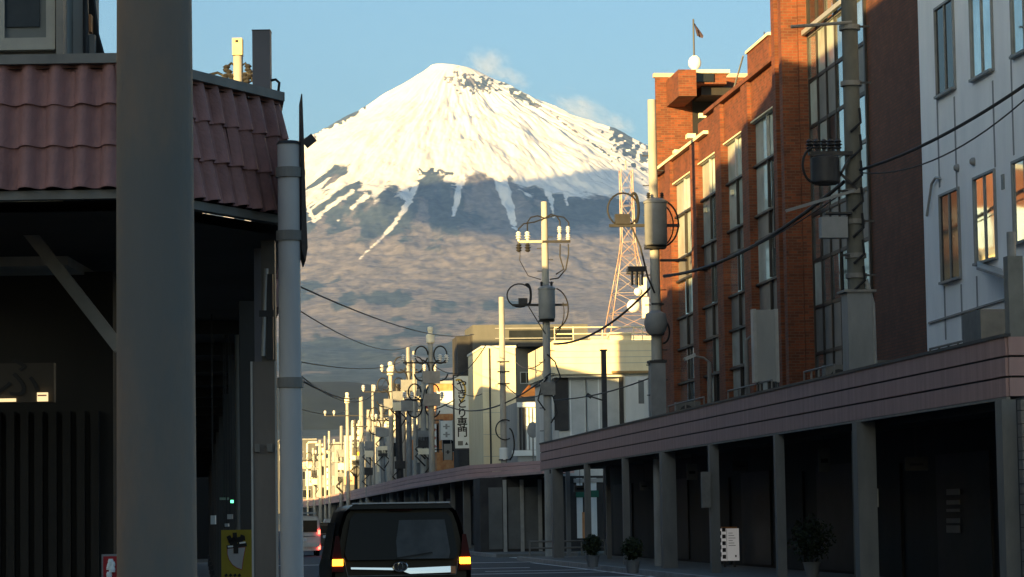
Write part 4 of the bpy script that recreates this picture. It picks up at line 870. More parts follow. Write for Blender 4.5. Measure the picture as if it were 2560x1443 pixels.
y = 114.6; i = 0
while y < 330:
    x = canopy_x(y)+.35; hw = .11 if i % 3 else .17
    B(x, x+hw*2, y, y+hw*2, .13, ZB).build('column', M_col, t); y += 6.6; i += 1
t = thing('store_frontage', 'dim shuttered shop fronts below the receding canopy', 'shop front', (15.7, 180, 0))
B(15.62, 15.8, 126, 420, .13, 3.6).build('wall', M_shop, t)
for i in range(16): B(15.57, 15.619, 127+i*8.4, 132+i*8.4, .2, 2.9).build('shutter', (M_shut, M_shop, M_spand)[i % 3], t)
# grey shutters directly beyond the side street
t = thing('garage', 'grey shuttered garage under the near end of the receding canopy', 'garage', (14.6, 120, 0))
ya = 121.0
xa, xb = ony(1215, 1300, ya).x, ony(1352, 1300, ya).x
B(xa-.25, xb+.3, ya, ya+3, .13, 3.4).build('wall', M_darkw, t)
for a, c in ((1222, 1256), (1270, 1302), (1309, 1347)): B(ony(a, 1300, ya).x, ony(c, 1300, ya).x, ya-.05, ya-.002, .25, ony(1300, 1218, ya).z).build('shutter', M_shut, t)
for a in (1262, 1305, 1350): B(ony(a, 1300, ya).x-.08, ony(a, 1300, ya).x+.08, ya-.14, ya-.051, .13, 3.3).build('post', M_frame, t)

# ================================================================= BUILDINGS BEYOND THE SIDE STREET
YA = 118.0
def X(px, y, py=1000): return ony(px, py, y).x
def Z(px, py, y): return ony(px, py, y).z
t = thing('cream_building', 'cream corner building with a broad sunlit parapet and roof railing', 'building', (17, YA, 0))
x0, x1 = X(1384, YA), X(1618, YA); zp0, zp1 = Z(1500, 935, YA), Z(1500, 852, YA)
B(x0+.3, x1+4, YA+.6, YA+9, 3.4, zp0+.3).build('wall', M_offw, t)
B(x0, x1+4, YA, YA+.25, zp0, zp1).build('parapet', M_cream, t); B(x0, x0+.25, YA+.251, YA+9, zp0, zp1).build('side_parapet', M_cream, t)
B(x0+.1, x1+4, YA+.2, YA+9, zp0-.12, zp0-.005).build('balcony_floor', M_offw, t)
B(x0+.005, x1+4, YA-.03, YA-.001, zp1-.14, zp1+.02).build('coping', M_cream, t)
for k in (.32, .5, .68): B(x0+.01, x1+4, YA-.012, YA-.001, zp0+(zp1-zp0)*k, zp0+(zp1-zp0)*k+.018).build('groove_strip', M_greyw, t)
for z in (Z(1500, 818, YA), Z(1500, 834, YA)): MB().tube([(x0+.1, YA+.1, z), (x1+3, YA+.1, z)], .03, 8).build('rail', M_cream, t)
for px in (1390, 1437, 1510, 1588, 1610): MB().tube([(X(px, YA), YA+.1, zp1), (X(px, YA), YA+.1, Z(1500, 816, YA))], .025, 8).build('rail_post', M_cream, t)
B(X(1530, YA), X(1585, YA), YA+.3, YA+1.2, zp1, Z(1500, 830, YA)).build('roof_box', M_cream, t)
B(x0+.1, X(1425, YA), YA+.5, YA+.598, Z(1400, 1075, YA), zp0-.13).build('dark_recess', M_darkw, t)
for a, c, y0, y1 in ((1432, 1468, 945, 1085), (1472, 1500, 945, 1085), (1519, 1552, 945, 1075)): window(t, 'y', YA+.6, X(a, YA), X(c, YA), Z(1500, y1, YA), Z(1500, y0, YA), M_signw, mat('pale frosted pane', (.42, .45, .46), (.50, .52, .53), scale=2, rough=.3), mull=0, fw=.06)
B(X(1562, YA), X(1618, YA), YA-.25, YA+.598, Z(1590, 1062, YA), zp0-.14).build('lit_panel', M_offw, t)
B(X(1594, YA), X(1608, YA), YA-.27, YA-.251, Z(1590, 1010, YA), zp0-.3).build('panel_window', M_shut, t)
B(X(1552, YA), X(1562, YA), YA+.3, YA+.5, Z(1590, 1072, YA), zp0-.14).build('dark_pillar', M_darkw, t)
B(X(1530, YA), x1+2, YA-.12, YA-.002, zp0+.02, zp0+.12).build('lower_trim', mat('brown trim', (.30, .19, .08), rough=.7), t)
# ground floor seen through the arcade
gx0, gx1 = X(1425, YA), X(1615, YA)
B(gx0-.4, gx1+4, YA+.01, YA+.58, .13, 3.39).build('ground_wall', M_darkw, t)
for a, c, y0, y1 in ((1437, 1452, 1195, 1345), (1470, 1487, 1195, 1340), (1506, 1522, 1200, 1340), (1535, 1552, 1195, 1340), (1570, 1578, 1230, 1340), (1585, 1606, 1255, 1292)): B(X(a, YA), X(c, YA), YA-.03, YA+.009, Z(1500, y1, YA), Z(1500, y0, YA)).build('shop_panel', M_signw if a != 1585 else M_frame, t)
window(t, 'y', YA+.01, X(1545, YA), X(1562, YA), Z(1500, 1338, YA), Z(1500, 1255, YA), M_signw, M_glass, mull=0)
B(X(1435, YA), X(1492, YA), YA-.06, YA-.031, Z(1500, 1243, YA), Z(1500, 1226, YA)).build('green_sign', M_green, t)
B(X(1574, YA), X(1603, YA), YA-.06, YA-.031, Z(1500, 1238, YA), Z(1500, 1216, YA)).build('yellow_sign', M_yeld, t)
B(X(1430, YA), X(1560, YA), YA-.07, YA-.032, Z(1500, 1206, YA), Z(1500, 1196, YA)).build('white_strip', M_frame, t)
B(X(1450, YA), X(1470, YA), YA-.05, YA-.0305, Z(1500, 1345, YA), Z(1500, 1280, YA)).build('brown_panel', M_vermil, t)
B(X(1588, YA), X(1606, YA), YA-.05, YA-.0305, Z(1500, 1340, YA), Z(1500, 1295, YA)).build('ochre_panel', mat('ochre panel', (.22, .15, .06), (.28, .2, .09), scale=3, rough=.7), t)

t = thing('floodlight_post', 'dark slim post with a floodlight arm in front of the cream building', 'post', (0, 0, 0))
yq = 112.0; xq = X(1511, yq); ROOTLOC[t.name] = Vector((xq, yq, 0)); t.location = (xq, yq, 0)
B(xq-.1, xq+.1, yq-.1, yq+.1, 0, Z(1511, 878, yq)).build('shaft', M_steeld, t); B(xq-.14, xq+.14, yq-.14, yq+.14, Z(1511, 878, yq), Z(1511, 874, yq)).build('cap', M_steeld, t)
MB().bar((xq, yq-.1, Z(1511, 1003, yq)), (X(1470, yq), yq-.1, Z(1470, 990, yq)), .06).build('arm', M_steeld, t); MB().bar((X(1478, yq), yq-.12, Z(1470, 994, yq)), (X(1466, yq), yq-.12, Z(1470, 986, yq)), .14).build('lamp_head', M_steeld, t)

# white block with a sunlit upper face
YB = 150.0
t = thing('white_building', 'narrow white building with its top half sunlit beside the vertical sign', 'building', (16.5, YB, 0))
xa, xb = X(1207, YB), X(1290, YB); zt = Z(1250, 870, YB)
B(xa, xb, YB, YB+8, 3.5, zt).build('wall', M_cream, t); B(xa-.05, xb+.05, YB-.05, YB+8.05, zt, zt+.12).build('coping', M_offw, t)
B(X(1223, YB), X(1227, YB), YB-.05, YB-.001, 4, zt-.02).build('downpipe', M_steeld, t)
for a, y0 in ((1238, 960), (1265, 965)): B(X(a, YB), X(a+6, YB), YB-.03, YB-.001, Z(a, y0+8, YB), Z(a, y0, YB)).build('vent', M_greyw, t)
for k in range(5): B(xa+.01, xb-.01, YB-.008, YB-.001, 5+k*1.2, 5.02+k*1.2).build('groove_strip', M_greyw, t)
YC = 168.0
t = thing('grey_building', 'larger grey building with a dark left flank behind the sunlit white one', 'building', (18, YC, 0))
xa, xb = X(1184, YC), X(1352, YC)
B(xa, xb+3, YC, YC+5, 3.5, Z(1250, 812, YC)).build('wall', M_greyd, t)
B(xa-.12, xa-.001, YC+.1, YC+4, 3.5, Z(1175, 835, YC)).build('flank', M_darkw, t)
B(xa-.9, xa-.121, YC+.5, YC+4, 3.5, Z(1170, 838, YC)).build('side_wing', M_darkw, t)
B(X(1292, YC), xb+2, YC-1.4, YC-.002, Z(1300, 870, YC), Z(1300, 862, YC)).build('eave', M_darkw, t)
B(X(1275, YC), xb+2, YC-.06, YC-.003, Z(1300, 850, YC), Z(1300, 826, YC)).build('window_band', M_glassd, t)
window(t, 'y', YC, X(1303, YC), X(1330, YC), Z(1300, 958, YC), Z(1300, 932, YC), M_frame, M_glassd)
for y_ in (820, 845): B(X(1240, YC), xb+2, YC-.09, YC-.061, Z(1300, y_+2, YC), Z(1300, y_, YC)).build('pipe_run', M_frame, t)
YD = 140.0
t = thing('louvred_annex', 'low white annex with upright louvre slats behind the far canopy', 'building', (16, YD, 0))
xa, xb = X(1292, YD), X(1400, YD)
B(xa, xb, YD, YD+8, 3.5, Z(1320, 1005, YD)).build('wall', M_greyw, t)
for i in range(11): B(xa+.1+i*.185, xa+.1+i*.185+.10, YD-.1, YD-.002, Z(1320, 1125, YD), Z(1320, 1020, YD)).build('slat', M_signw if i not in (0, 1) else M_darkw, t)
B(xa, xb, YD-.13, YD-.101, Z(1320, 1018, YD), Z(1320, 1006, YD)).build('top_rail', M_signw, t); B(xa-.3, xb, YD-.13, YD-.101, Z(1320, 1140, YD), Z(1320, 1126, YD)).build('base_rail', M_signw, t)
yy = 136.0; t = thing('round_mirror', 'dark oval traffic mirror facing away in front of the louvred annex', 'mirror', (X(1330, yy), yy, ZB))
mb = MB().lathe((0, 0, 0), [(.30, 0), (.29, .04), (.1, .07), (.01, .075)], 18); c = Vector((X(1331, yy), yy, Z(1331, 1075, yy))); mb.v = [(c.x+v[0], c.y-v[2], c.z+v[1]*1.35) for v in mb.v]; mb.build('mirror_back', M_steel, t, smooth=True)
MB().tube([(c.x, yy+.03, .1), (c.x, yy+.03, c.z)], .04, 8).build('post', M_trim, t)
yy = 139.0; t = thing('orange_awning', 'worn orange brown awning lit at its edge beside the wired pole', 'awning', (X(1330, yy), yy, 7))
MB().add([(X(1298, yy), yy, Z(1300, 990, yy)), (X(1345, yy), yy, Z(1300, 985, yy)), (X(1345, yy), yy-1.2, Z(1300, 962, yy-1.2)), (X(1318, yy), yy-1.2, Z(1300, 960, yy-1.2))], [(0, 1, 2, 3)]).add([(X(1298, yy), yy, Z(1300, 994, yy)), (X(1345, yy), yy, Z(1300, 989, yy)), (X(1345, yy), yy-1.2, Z(1300, 966, yy-1.2)), (X(1318, yy), yy-1.2, Z(1300, 964, yy-1.2))], [(3, 2, 1, 0)]).build('cover', M_vermil, t)

# vertical shop sign
YS = 158.0
t = thing('vertical_sign', 'tall white upright shop sign with black Japanese lettering and a yellow ring', 'sign', (X(1154, YS), YS, 7))
xa, xb, za, zb_ = X(1136, YS), X(1172, YS), Z(1154, 1121, YS), Z(1154, 940, YS)
B(xa, xb, YS, YS+.3, za, zb_).build('panel', M_signw, t)
for q in ((xa-.06, xa-.001, za-.06, zb_+.06), (xb+.001, xb+.08, za-.06, zb_+.06), (xa, xb, zb_+.001, zb_+.06), (xa, xb, za-.06, za-.001)): B(q[0], q[1], YS-.03, YS+.31, q[2], q[3]).build('frame', M_steeld, t)
wS, hS = xb-xa, zb_-za
for i, ch in enumerate('やきとり専門'): text_mesh('lettering', ch, wS*.74, M_black, t, (xa+wS*.52, YS-.008, zb_-hS*(.125+.132*i)), (R(90), 0, 0), .003, .012)
arc = [(xa+wS*(.30+.46*math.sin(a)), YS-.005, zb_-hS*.205+wS*.78*math.cos(a)) for a in [R(d) for d in range(-25, 176, 14)]]
mb = MB()
for p, q in zip(arc[:-1], arc[1:]): mb.bar(p, q, .10, .004, up=(0, 1, 0))
mb.build('yellow_ring', M_yel, t)
MB().add([(xa+wS*.68, YS-.006, za+hS*.045), (xa+wS*.92, YS-.006, za+hS*.045), (xa+wS*.80, YS-.006, za+hS*.09)], [(0, 1, 2)]).build('triangle_mark', M_black, t)
B(xa+wS*.2, xa+wS*.55, YS-.006, YS-.001, za+hS*.04, za+hS*.10).build('small_print', M_spand, t)
MB().bar((xb, YS+.15, zb_-.4), (15.9, YS+.15, zb_-.4), .08).build('bracket', M_steeld, t); MB().bar((xb, YS+.15, za+.4), (15.9, YS+.15, za+.4), .08).build('bracket', M_steeld, t)

# row of shops further along, each with windows on the street and on the flank one sees over its neighbour
def shop(label, pxl, pxr, y, ytop, m, dep=10, lit=(), gm=None):
    t = thing('shop_building', label, 'shop', (X(pxl, y)+2, y, 0), 'shops along the far street'); xa = X(pxl, y); zt = Z(pxl, ytop, y)
    B(xa, max(X(pxr, y), xa+5), y, y+dep, 3.5, zt).build('wall', m, t); B(xa-.1, max(X(pxr, y), xa+5)+.1, y-.1, y+dep+.1, zt, zt+.2).build('roof_edge', M_greyw, t)
    for k in range(2):
        z0 = zt-1.9-k*2.6
        if z0 > 4.6: window(t, 'y', y, xa+.4, xa+1.5, z0, z0+1.1, M_frame, M_glassd); window(t, 'y', y, xa+2.2, xa+3.3, z0, z0+1.1, M_frame, M_glassd); window(t, 'x', xa, y+1, y+3, z0, z0+1.1, M_frame, M_glass); window(t, 'x', xa, y+5, y+7, z0, z0+1.1, M_frame, M_glass)
    return t
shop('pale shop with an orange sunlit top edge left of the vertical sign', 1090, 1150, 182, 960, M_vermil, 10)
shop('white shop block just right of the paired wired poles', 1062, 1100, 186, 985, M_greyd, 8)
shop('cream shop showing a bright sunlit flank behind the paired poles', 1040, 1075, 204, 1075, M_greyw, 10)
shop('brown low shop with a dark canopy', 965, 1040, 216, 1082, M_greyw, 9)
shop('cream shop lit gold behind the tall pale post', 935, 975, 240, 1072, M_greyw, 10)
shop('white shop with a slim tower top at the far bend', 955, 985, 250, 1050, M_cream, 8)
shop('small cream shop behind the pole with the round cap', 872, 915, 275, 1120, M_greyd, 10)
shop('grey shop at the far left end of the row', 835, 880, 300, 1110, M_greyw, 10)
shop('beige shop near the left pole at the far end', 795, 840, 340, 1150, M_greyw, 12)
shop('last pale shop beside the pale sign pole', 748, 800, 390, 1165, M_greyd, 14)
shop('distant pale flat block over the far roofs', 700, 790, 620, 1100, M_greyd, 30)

# projecting signs along the row
def vsign(px0, px1, y, y0, y1, m, label, marks=0, frame=M_frame, extra=None):
    t = thing('shop_sign', label, 'sign', (X(px0, y), y, Z(px0, y1, y)), 'signs projecting over the far street'); xa, xb, za, zb_ = X(px0, y), X(px1, y), Z(px0, y1, y), Z(px0, y0, y)
    B(xa, xb, y, y+.25, za, zb_).build('panel', m, t); B(xa-.05, xa-.001, y-.02, y+.27, za-.05, zb_+.05).build('frame', frame, t); B(xb+.001, xb+.05, y-.02, y+.27, za-.05, zb_+.05).build('frame', frame, t)
    MB().bar((xb, y+.12, (za+zb_)/2), (15.8, y+.12, (za+zb_)/2), .07).build('bracket', M_steeld, t)
    for i in range(marks):
        z = zb_-(zb_-za)*(i+.7)/(marks+.4); s = (xb-xa)*.28; c = (xa+xb)/2
        B(c-s, c+s, y-.012, y-.002, z-s*.25, z+s*.1).build('print_mark', M_black if extra is None else extra, t); B(c-s*.3, c+s*.3, y-.014, y-.0125, z-s*.9, z+s*.7).build('print_mark', M_black if extra is None else extra, t)
    return t
M_sigc = mat('cream sign face', (.74, .66, .48), (.82, .74, .58), scale=3, rough=.6)
t = vsign(1044, 1070, 176, 972, 1022, M_sigc, 'bright cream square sign high on the wired pole', 0); B(X(1060, 176), X(1069, 176), 175.98, 175.995, Z(1060, 1021, 176), Z(1060, 1012, 176)).build('red_mark', M_red, t)
vsign(1046, 1068, 178, 1032, 1070, M_sigc, 'cream sign directly below the bright square sign', 0)
vsign(1050, 1066, 179, 1108, 1142, M_sigc, 'lowest lit sign on the wired pole', 1)
vsign(1093, 1132, 172, 978, 1035, M_signw, 'broad shaded white sign left of the lettered upright sign', 0)
vsign(1100, 1130, 170, 1052, 1100, M_signw, 'lower shaded white sign with grey print left of the lettered sign', 2, extra=M_greyw)
vsign(878, 902, 262, 1060, 1100, M_sigc, 'cream board with two dark signs behind the round capped pole', 2)
vsign(860, 878, 258, 1090, 1205, M_sigc, 'tall cream upright sign with dark print down its length', 5)
vsign(858, 884, 256, 1192, 1212, mat('salmon sign', (.62, .32, .22), rough=.6), 'salmon box sign at the foot of the tall upright sign', 1)
vsign(940, 972, 228, 1118, 1180, M_sigc, 'gold lit sign panel under the dark awning', 0)
vsign(984, 1000, 226, 1120, 1140, M_yel, 'little yellow sign hanging under the dark awning', 0)
vsign(986, 998, 222, 1150, 1180, M_signw, 'slim pale sign with green and black print', 2, extra=M_green)
vsign(888, 900, 268, 1130, 1160, M_yel, 'small amber sign among the far shops', 1)
vsign(795, 812, 320, 1120, 1150, M_sigc, 'cream sign by the far left pole', 1)
vsign(752, 780, 380, 1155, 1172, mat('red white sign', (.6, .2, .14), (.75, .65, .55), scale=1.5, rough=.6), 'red and cream board at the far end of the street', 0)
vsign(762, 778, 360, 1178, 1215, M_sigc, 'double cream uprights below the red and cream board', 0)
t = thing('dark_awning', 'dark sagging awning with a pale front edge over the far shops', 'awning', (X(995, 222), 222, 8))
xa, xb = X(958, 222), X(1032, 222); B(xa, xb, 220.5, 224, Z(995, 1112, 222), Z(995, 1098, 222)).build('lower_sheet', mat('navy cloth', (.02, .025, .04), (.03, .036, .05), scale=3, rough=.8), t)
B(xa+.1, xb-.2, 221, 224, Z(995, 1092, 222), Z(995, 1082, 222)).build('upper_sheet', M_darkw, t); B(xa, xb, 220.4, 220.49, Z(995, 1099, 222), Z(995, 1096, 222)).build('front_edge', M_signw, t)
t = thing('traffic_light', 'red traffic light at the far end of the street', 'traffic light', (X(752, 260), 260, 5))
xq = X(750, 260); zq = Z(750, 1138, 260)
B(xq-.7, xq+.2, 260, 260.2, zq-.22, zq+.22).build('housing', M_steeld, t); mb = MB().lathe((0, 0, 0), [(.19, 0), (.17, .05), (.02, .09)], 14); mb.v = [(xq+v[0]-.02, 259.995-v[2], zq+v[1]) for v in mb.v]; mb.build('red_lens', M_redl, t)
MB().tube([(X(700, 260), 260.1, zq+.3), (xq+.3, 260.1, zq+.3)], .05, 8).build('mast_arm', M_frame, t); MB().tube([(X(700, 260), 260.1, 0), (X(700, 260), 260.1, zq+.4)], .09, 8).build('mast', M_frame, t)

# ================================================================= LATTICE TOWER
YT = 255.0
t = thing('radio_tower', 'faded red and white lattice radio tower behind the cream building', 'tower', (X(1572, YT), YT, 14))
sT = YT/FPX; cx0 = X(1572, YT, 700)
lv = [(425, 15), (470, 15), (515, 15.5), (560, 16), (605, 17), (640, 22), (685, 31), (735, 41), (785, 51), (835, 60)]
def tp(py, hw, sx, sy): z = Z(1572, py, YT); return Vector((cx0+(py-600)*.012*sT+sx*hw*sT, YT+sy*hw*sT, z))
for sx in (-1, 1):
    for sy in (-1, 1): MB().tube([tp(a, h, sx, sy) for a, h in lv], .05, 6).build('leg', M_tower, t)
for (a, h), (b_, g) in zip(lv[:-1], lv[1:]):
    for (s1, s2) in (((-1, -1), (1, -1)), ((1, -1), (1, 1)), ((1, 1), (-1, 1)), ((-1, 1), (-1, -1))):
        mb = MB().tube([tp(a, h, *s1), tp(b_, g, *s2)], .02, 5).tube([tp(a, h, *s2), tp(b_, g, *s1)], .02, 5).tube([tp(b_, g, *s1), tp(b_, g, *s2)], .02, 5); mb.build('cross_brace', M_tower, t)
MB().tube([tp(425, 0, 0, 0), tp(400, 0, 0, 0)], .05, 6).build('mast_tip', M_tower, t)
for a, b_, r_ in ((1578, 770, .62), (1590, 735, .38)):
    mb = MB().lathe((0, 0, 0), [(r_, 0), (r_*.95, .12), (r_*.6, .3), (.02, .38)], 18); c = Vector((X(a, YT), YT-2.4, Z(a, b_, YT))); mb.v = [(c.x+v[0], c.y-v[2], c.z+v[1]) for v in mb.v]
    d = mb.build('dish', mat('dish white', (.75, .73, .68), rough=.5), t, smooth=True); MB().bar(c, c+Vector((0, 2.2, 0)), .1).build('dish_arm', M_steeld, d)
for a, c, y0, y1 in ((1592, 1612, 700, 745), (1600, 1616, 748, 800)): B(X(a, YT), X(c, YT), YT-2.4, YT-2.1, Z(a, y1, YT), Z(a, y0, YT)).build('panel_antenna', M_sigc, t)
B(X(1566, YT), X(1606, YT), YT-2.6, YT-1.4, Z(1580, 690, YT), Z(1580, 676, YT)).build('platform', M_steeld, t)
for a in (1572, 1582, 1592): B(X(a, YT), X(a+3, YT), YT-2.6, YT-2.5, Z(1580, 720, YT), Z(1580, 691, YT)).build('hanger', M_steeld, t)
t = simple_block('office_building', 'pale office block carrying the lattice tower, mostly hidden by the cream building', X(1480, 250), X(1700, 250), 250, 262, Z(1572, 850, 252), M_cream)

# ================================================================= UTILITY POLES
def insulator(parent, p, s=1.0, m=None, down=False):
    k = -1 if down else 1
    return MB().lathe(p, [(.03*s, 0), (.035*s, .05*s*k), (.085*s, .07*s*k), (.04*s, .11*s*k), (.095*s, .14*s*k), (.045*s, .18*s*k), (.08*s, .21*s*k), (.03*s, .26*s*k)], 10).build('insulator', m or M_ceram, parent, smooth=True)
def pole(px, x, h, label, r0=.19, r1=.125, pm=M_conc, tag_=None, pyref=1000):
    y = onx(px, pyref, x).y; t = thing('utility_pole', label, 'pole', (x, y, 0), 'utility poles along the right pavement')
    MB().tube([(x, y, 0), (x, y, h*.5), (x, y, h)], [r0, (r0+r1)/2, r1], 16).build('shaft', pm, t, smooth=True); return t, x, y
def wz(py, px, x, y): return ony(px, py, y).z
def crossarm(t, x, y, z, l0, l1, th=.09): return B(x-l0, x+l1, y-.16, y-.06, z-th/2, z+th/2).build('crossarm', M_steeld, t)
def transformer(t, x, y, z, r_=.33, h=1.25):
    MB().lathe((x, y-.3, z-h/2), [(r_*.9, 0), (r_, .05), (r_, h-.1), (r_*1.08, h-.09), (r_*1.08, h-.03), (r_*.7, h+.05), (.05, h+.08)], 20).build('transformer', M_steel, t, smooth=True)
    for s in (-1, 1): insulator(t, (x+s*r_*.6, y-.3, z+h/2+.03), .8, M_steeld)
    B(x-r_*.9, x+r_*.9, y-.34, y+.1, z-h/2-.09, z-h/2-.001).build('bracket', M_steeld, t)
def loop(t, pts, r_=.028): return MB().tube(pts, r_, 7).build('cable_loop', M_cable, t, smooth=True)
def circ(cx_, cz_, y, rx, rz, a0, a1, n_=16): return [(cx_+rx*math.cos(R(a0+(a1-a0)*i/n_)), y, cz_+rz*math.sin(R(a0+(a1-a0)*i/n_))) for i in range(n_+1)]
def steps(t, x, y, z0, z1, r_):
    z = z0; i = 0
    while z < z1: s = 1 if i % 2 else -1; MB().bar((x, y, z), (x+s*(r_+.16), y, z), .03).build('step_bolt', M_steeld, t); z += .45; i += 1
# third pole: sunlit head, four hooped leads, transformer
t, x, y = pole(1367, 13.6, 14.05, 'tall pole with sunlit head, hooped leads and a transformer beyond the canopy end', pyref=900)
z = wz(605, 1365, x, y); crossarm(t, x, y, z, .12, 1.0); B(x-1.05, x-.12, y-.16, y-.06, z-.045, z+.045).build('crossarm', mat('steel painted as sunlit', (.45, .40, .32), rough=.6), t)  # left half of the arm coloured paler, as if in sunlight
for dx in (-1.05, -.70): insulator(t, (x+dx, y-.1, z+.02), 1.5); insulator(t, (x+dx, y-.1, z-.02), 1.5, M_steeld, True)
for dx in (.58, .92): insulator(t, (x+dx, y-.1, z-.02), 1.3); insulator(t, (x+dx, y-.1, z+.3), 1.2)
zt_ = wz(548, 1365, x, y)
for dx, top in ((-1.05, zt_-.25), (-.70, zt_), (.60, zt_+.05), (.95, zt_+.0)):
    loop(t, [(x, y-.12, zt_+.02)] + [(x+dx*.4, y-.12, top+.12), (x+dx*.8, y-.1, top+.06), (x+dx, y-.1, top-.15), (x+dx, y-.1, z+.35)])
loop(t, [(x+.92, y-.1, z-.1), (x+.92, y-.12, z-.5), (x+.8, y-.14, z-1.1), (x+.5, y-.15, z-1.45), (x+.15, y-.15, z-1.5)]); loop(t, [(x+.6, y-.1, z-.1), (x+.58, y-.1, z-.6), (x+.72, y-.12, z-1.1), (x+.4, y-.15, z-1.3)])
loop(t, [(x-1.0, y-.1, z-.4), (x-1.02, y-.1, z-.75), (x-.7, y-.12, z-1.35), (x-.2, y-.12, z-1.5)], .015)
zc_ = wz(760, 1365, x, y); transformer(t, x, y, zc_); crossarm(t, x, y, zc_-.05, 1.35, .85)
loop(t, circ(x-1.05, zc_+.33, y-.12, .5, .46, 20, 330)); loop(t, circ(x-.75, zc_+.35, y-.14, .14, .42, -60, 120), .05); loop(t, circ(x+.25, zc_-.2, y-.12, .62, .82, 75, -75)); loop(t, circ(x+.1, zc_-.3, y-.14, .6, 1.0, 20, -70), .02)
B(x-1.1, x-.75, y-.2, y-.02, zc_-.03, zc_+.22).build('switch_box', M_steeld, t); loop(t, [(x-.7, y-.1, zc_-.1), (x-.35, y-.12, zc_-.7), (x-.05, y-.14, zc_-1.2)], .02)
steps(t, x, y, 5, 13, .16)
for dz, a in ((-2.0, .5), (-2.9, -.4), (-3.4, .35)): MB().tube([(x, y-.18, zc_+dz), (x+a*.6, y-.2, zc_+dz-.3), (x+a, y-.2, zc_+dz-.9), (x+a*.3, y-.18, zc_+dz-1.3)], .03, 6).build('hanging_cable', M_cable, t)
B(x-.28, x+.28, y-.3, y-.05, zc_-3.6, zc_-3.1).build('junction_box', M_trim, t)
# second pole: transformer with big loops
t, x, y = pole(1640, 13.6, 14.1, 'pole with transformer and big wire loops at the brick tower corner', pyref=800)
zc_ = wz(560, 1638, x, y); transformer(t, x, y, zc_, .34, 1.35); crossarm(t, x, y, zc_-.06, 1.38, .75)
loop(t, circ(x-.95, zc_+.42, y-.12, .47, .50, 10, 325)); loop(t, circ(x-.62, zc_+.45, y-.14, .13, .46, -70, 120), .045); B(x-1.2, x-.75, y-.22, y, zc_-.02, zc_+.28).build('switch_box', M_steeld, t)
loop(t, circ(x+.12, zc_, y-.12, .60, .72, 80, -80)); loop(t, circ(x+.1, zc_-.05, y-.14, .46, .66, 80, -85), .022); loop(t, [(x-.7, y-.1, zc_-.1), (x-.45, y-.12, zc_-.7), (x-.25, y-.14, zc_-1.6), (x-.05, y-.16, zc_-2.1)], .028)
B(x-.85, x-.3, y-.3, y-.1, wz(680, 1600, x, y), wz(668, 1600, x, y)).build('bracket_arm', M_steeld, t); B(x+.15, x+.95, y-.15, y-.05, wz(655, 1640, x, y), wz(649, 1640, x, y)).build('crossarm', M_steeld, t)
for dx in (-.75, -.6, -.45): B(x+dx, x+dx+.05, y-.25, y-.15, wz(715, 1600, x, y), wz(681, 1600, x, y)).build('fuse_holder', M_steeld, t)
steps(t, x, y, 5.2, 13, .16)
mb = MB().lathe((x-.05, y-.25, wz(838, 1640, x, y)), [(.2, 0), (.3, .1), (.36, .35), (.3, .62), (.12, .72)], 14); mb.build('splice_closure', M_steel, t, smooth=True)
loop(t, circ(x+.18, wz(830, 1640, x, y), y-.1, .2, .35, 90, -90), .03)
B(x-.22, x+.22, y-.24, y+.24, 4.3, wz(908, 1640, x, y)).build('base_cover', M_steel, t); B(x-.26, x+.26, y-.27, y+.27, wz(908, 1640, x, y), wz(902, 1640, x, y)).build('cover_cap', M_steeld, t)
for dz in (0, .8, 1.7): MB().tube([(x+.05, y, wz(900, 1640, x, y)+dz-.06), (x+.05, y, wz(900, 1640, x, y)+dz)], .2, 16).build('band', M_steeld, t)
# first pole: near, wrapped
t, x, y = pole(2138, 13.6, 15.0, 'thick weathered pole with black insulator bank before the glazed bay', .2, .16, mat('lichen grey concrete', (.085, .085, .075), (.15, .145, .125), scale=1.6, stretch=(1, 1, .5), rough=.9, bump=.3), pyref=600)
zc_ = wz(405, 2060, x, y); B(x-.98, x-.05, y-.2, y-.1, zc_+.12, zc_+.2).build('crossarm', M_steeld, t)
for i in range(5): insulator(t, (x-.95+i*.15, y-.15, zc_+.2), 1.0, M_steeld); 
MB().lathe((x-.65, y-.2, zc_-.5), [(.24, 0), (.3, .05), (.3, .55), (.2, .6)], 16).build('transformer', M_steeld, t, smooth=True)
loop(t, circ(x-.85, zc_-.1, y-.25, .28, .38, 100, 260)); MB().bar((x-.5, y-.2, zc_-.1), (x+.02, y-.2, zc_-.6), .05).build('brace', M_steeld, t); MB().bar((x-.45, y-.2, zc_-.5), (x-.1, y-.2, zc_+.1), .05).build('brace', M_steeld, t)
za, zb_ = wz(598, 2070, x, y), wz(546, 2070, x, y); B(x-.78, x-.22, y-.3, y-.05, za, zb_).build('equipment_box', M_steel, t); B(x-.68, x-.12, y-.28, y-.06, zb_+.06, zb_+.1).build('box_lid', M_steeld, t)
for py in (70, 210, 480, 555, 640, 690): z = wz(py, 2130, x, y); MB().tube([(x, y, z-.05), (x, y, z+.05)], .225, 16).build('band', M_trim, t); MB().bar((x, y-.1, z), (x+.38*(1 if py % 20 else -1), y-.2, z), .04).build('hook', M_steeld, t)
MB().tube([(x-1.3, y-.2, wz(72, 2080, x, y)), (x, y-.2, wz(60, 2080, x, y))], .035, 6).build('top_arm', M_trim, t)
B(x-.26, x+.26, y-.28, y+.28, 4.3, wz(733, 2140, x, y)).build('base_cover', mat('galvanised cover', (.16, .17, .175), (.22, .23, .235), scale=2, stretch=(1, 1, .3), rough=.5), t); B(x-.34, x+.34, y-.34, y+.34, wz(733, 2140, x, y), wz(727, 2140, x, y)).build('cover_cap', M_trim, t)
MB().tube([(x+.33, y-.1, 4.3), (x+.31, y-.1, wz(760, 2140, x, y)), (x+.18, y-.1, wz(700, 2140, x, y))], .05, 8).build('riser_pipe', M_frame, t)
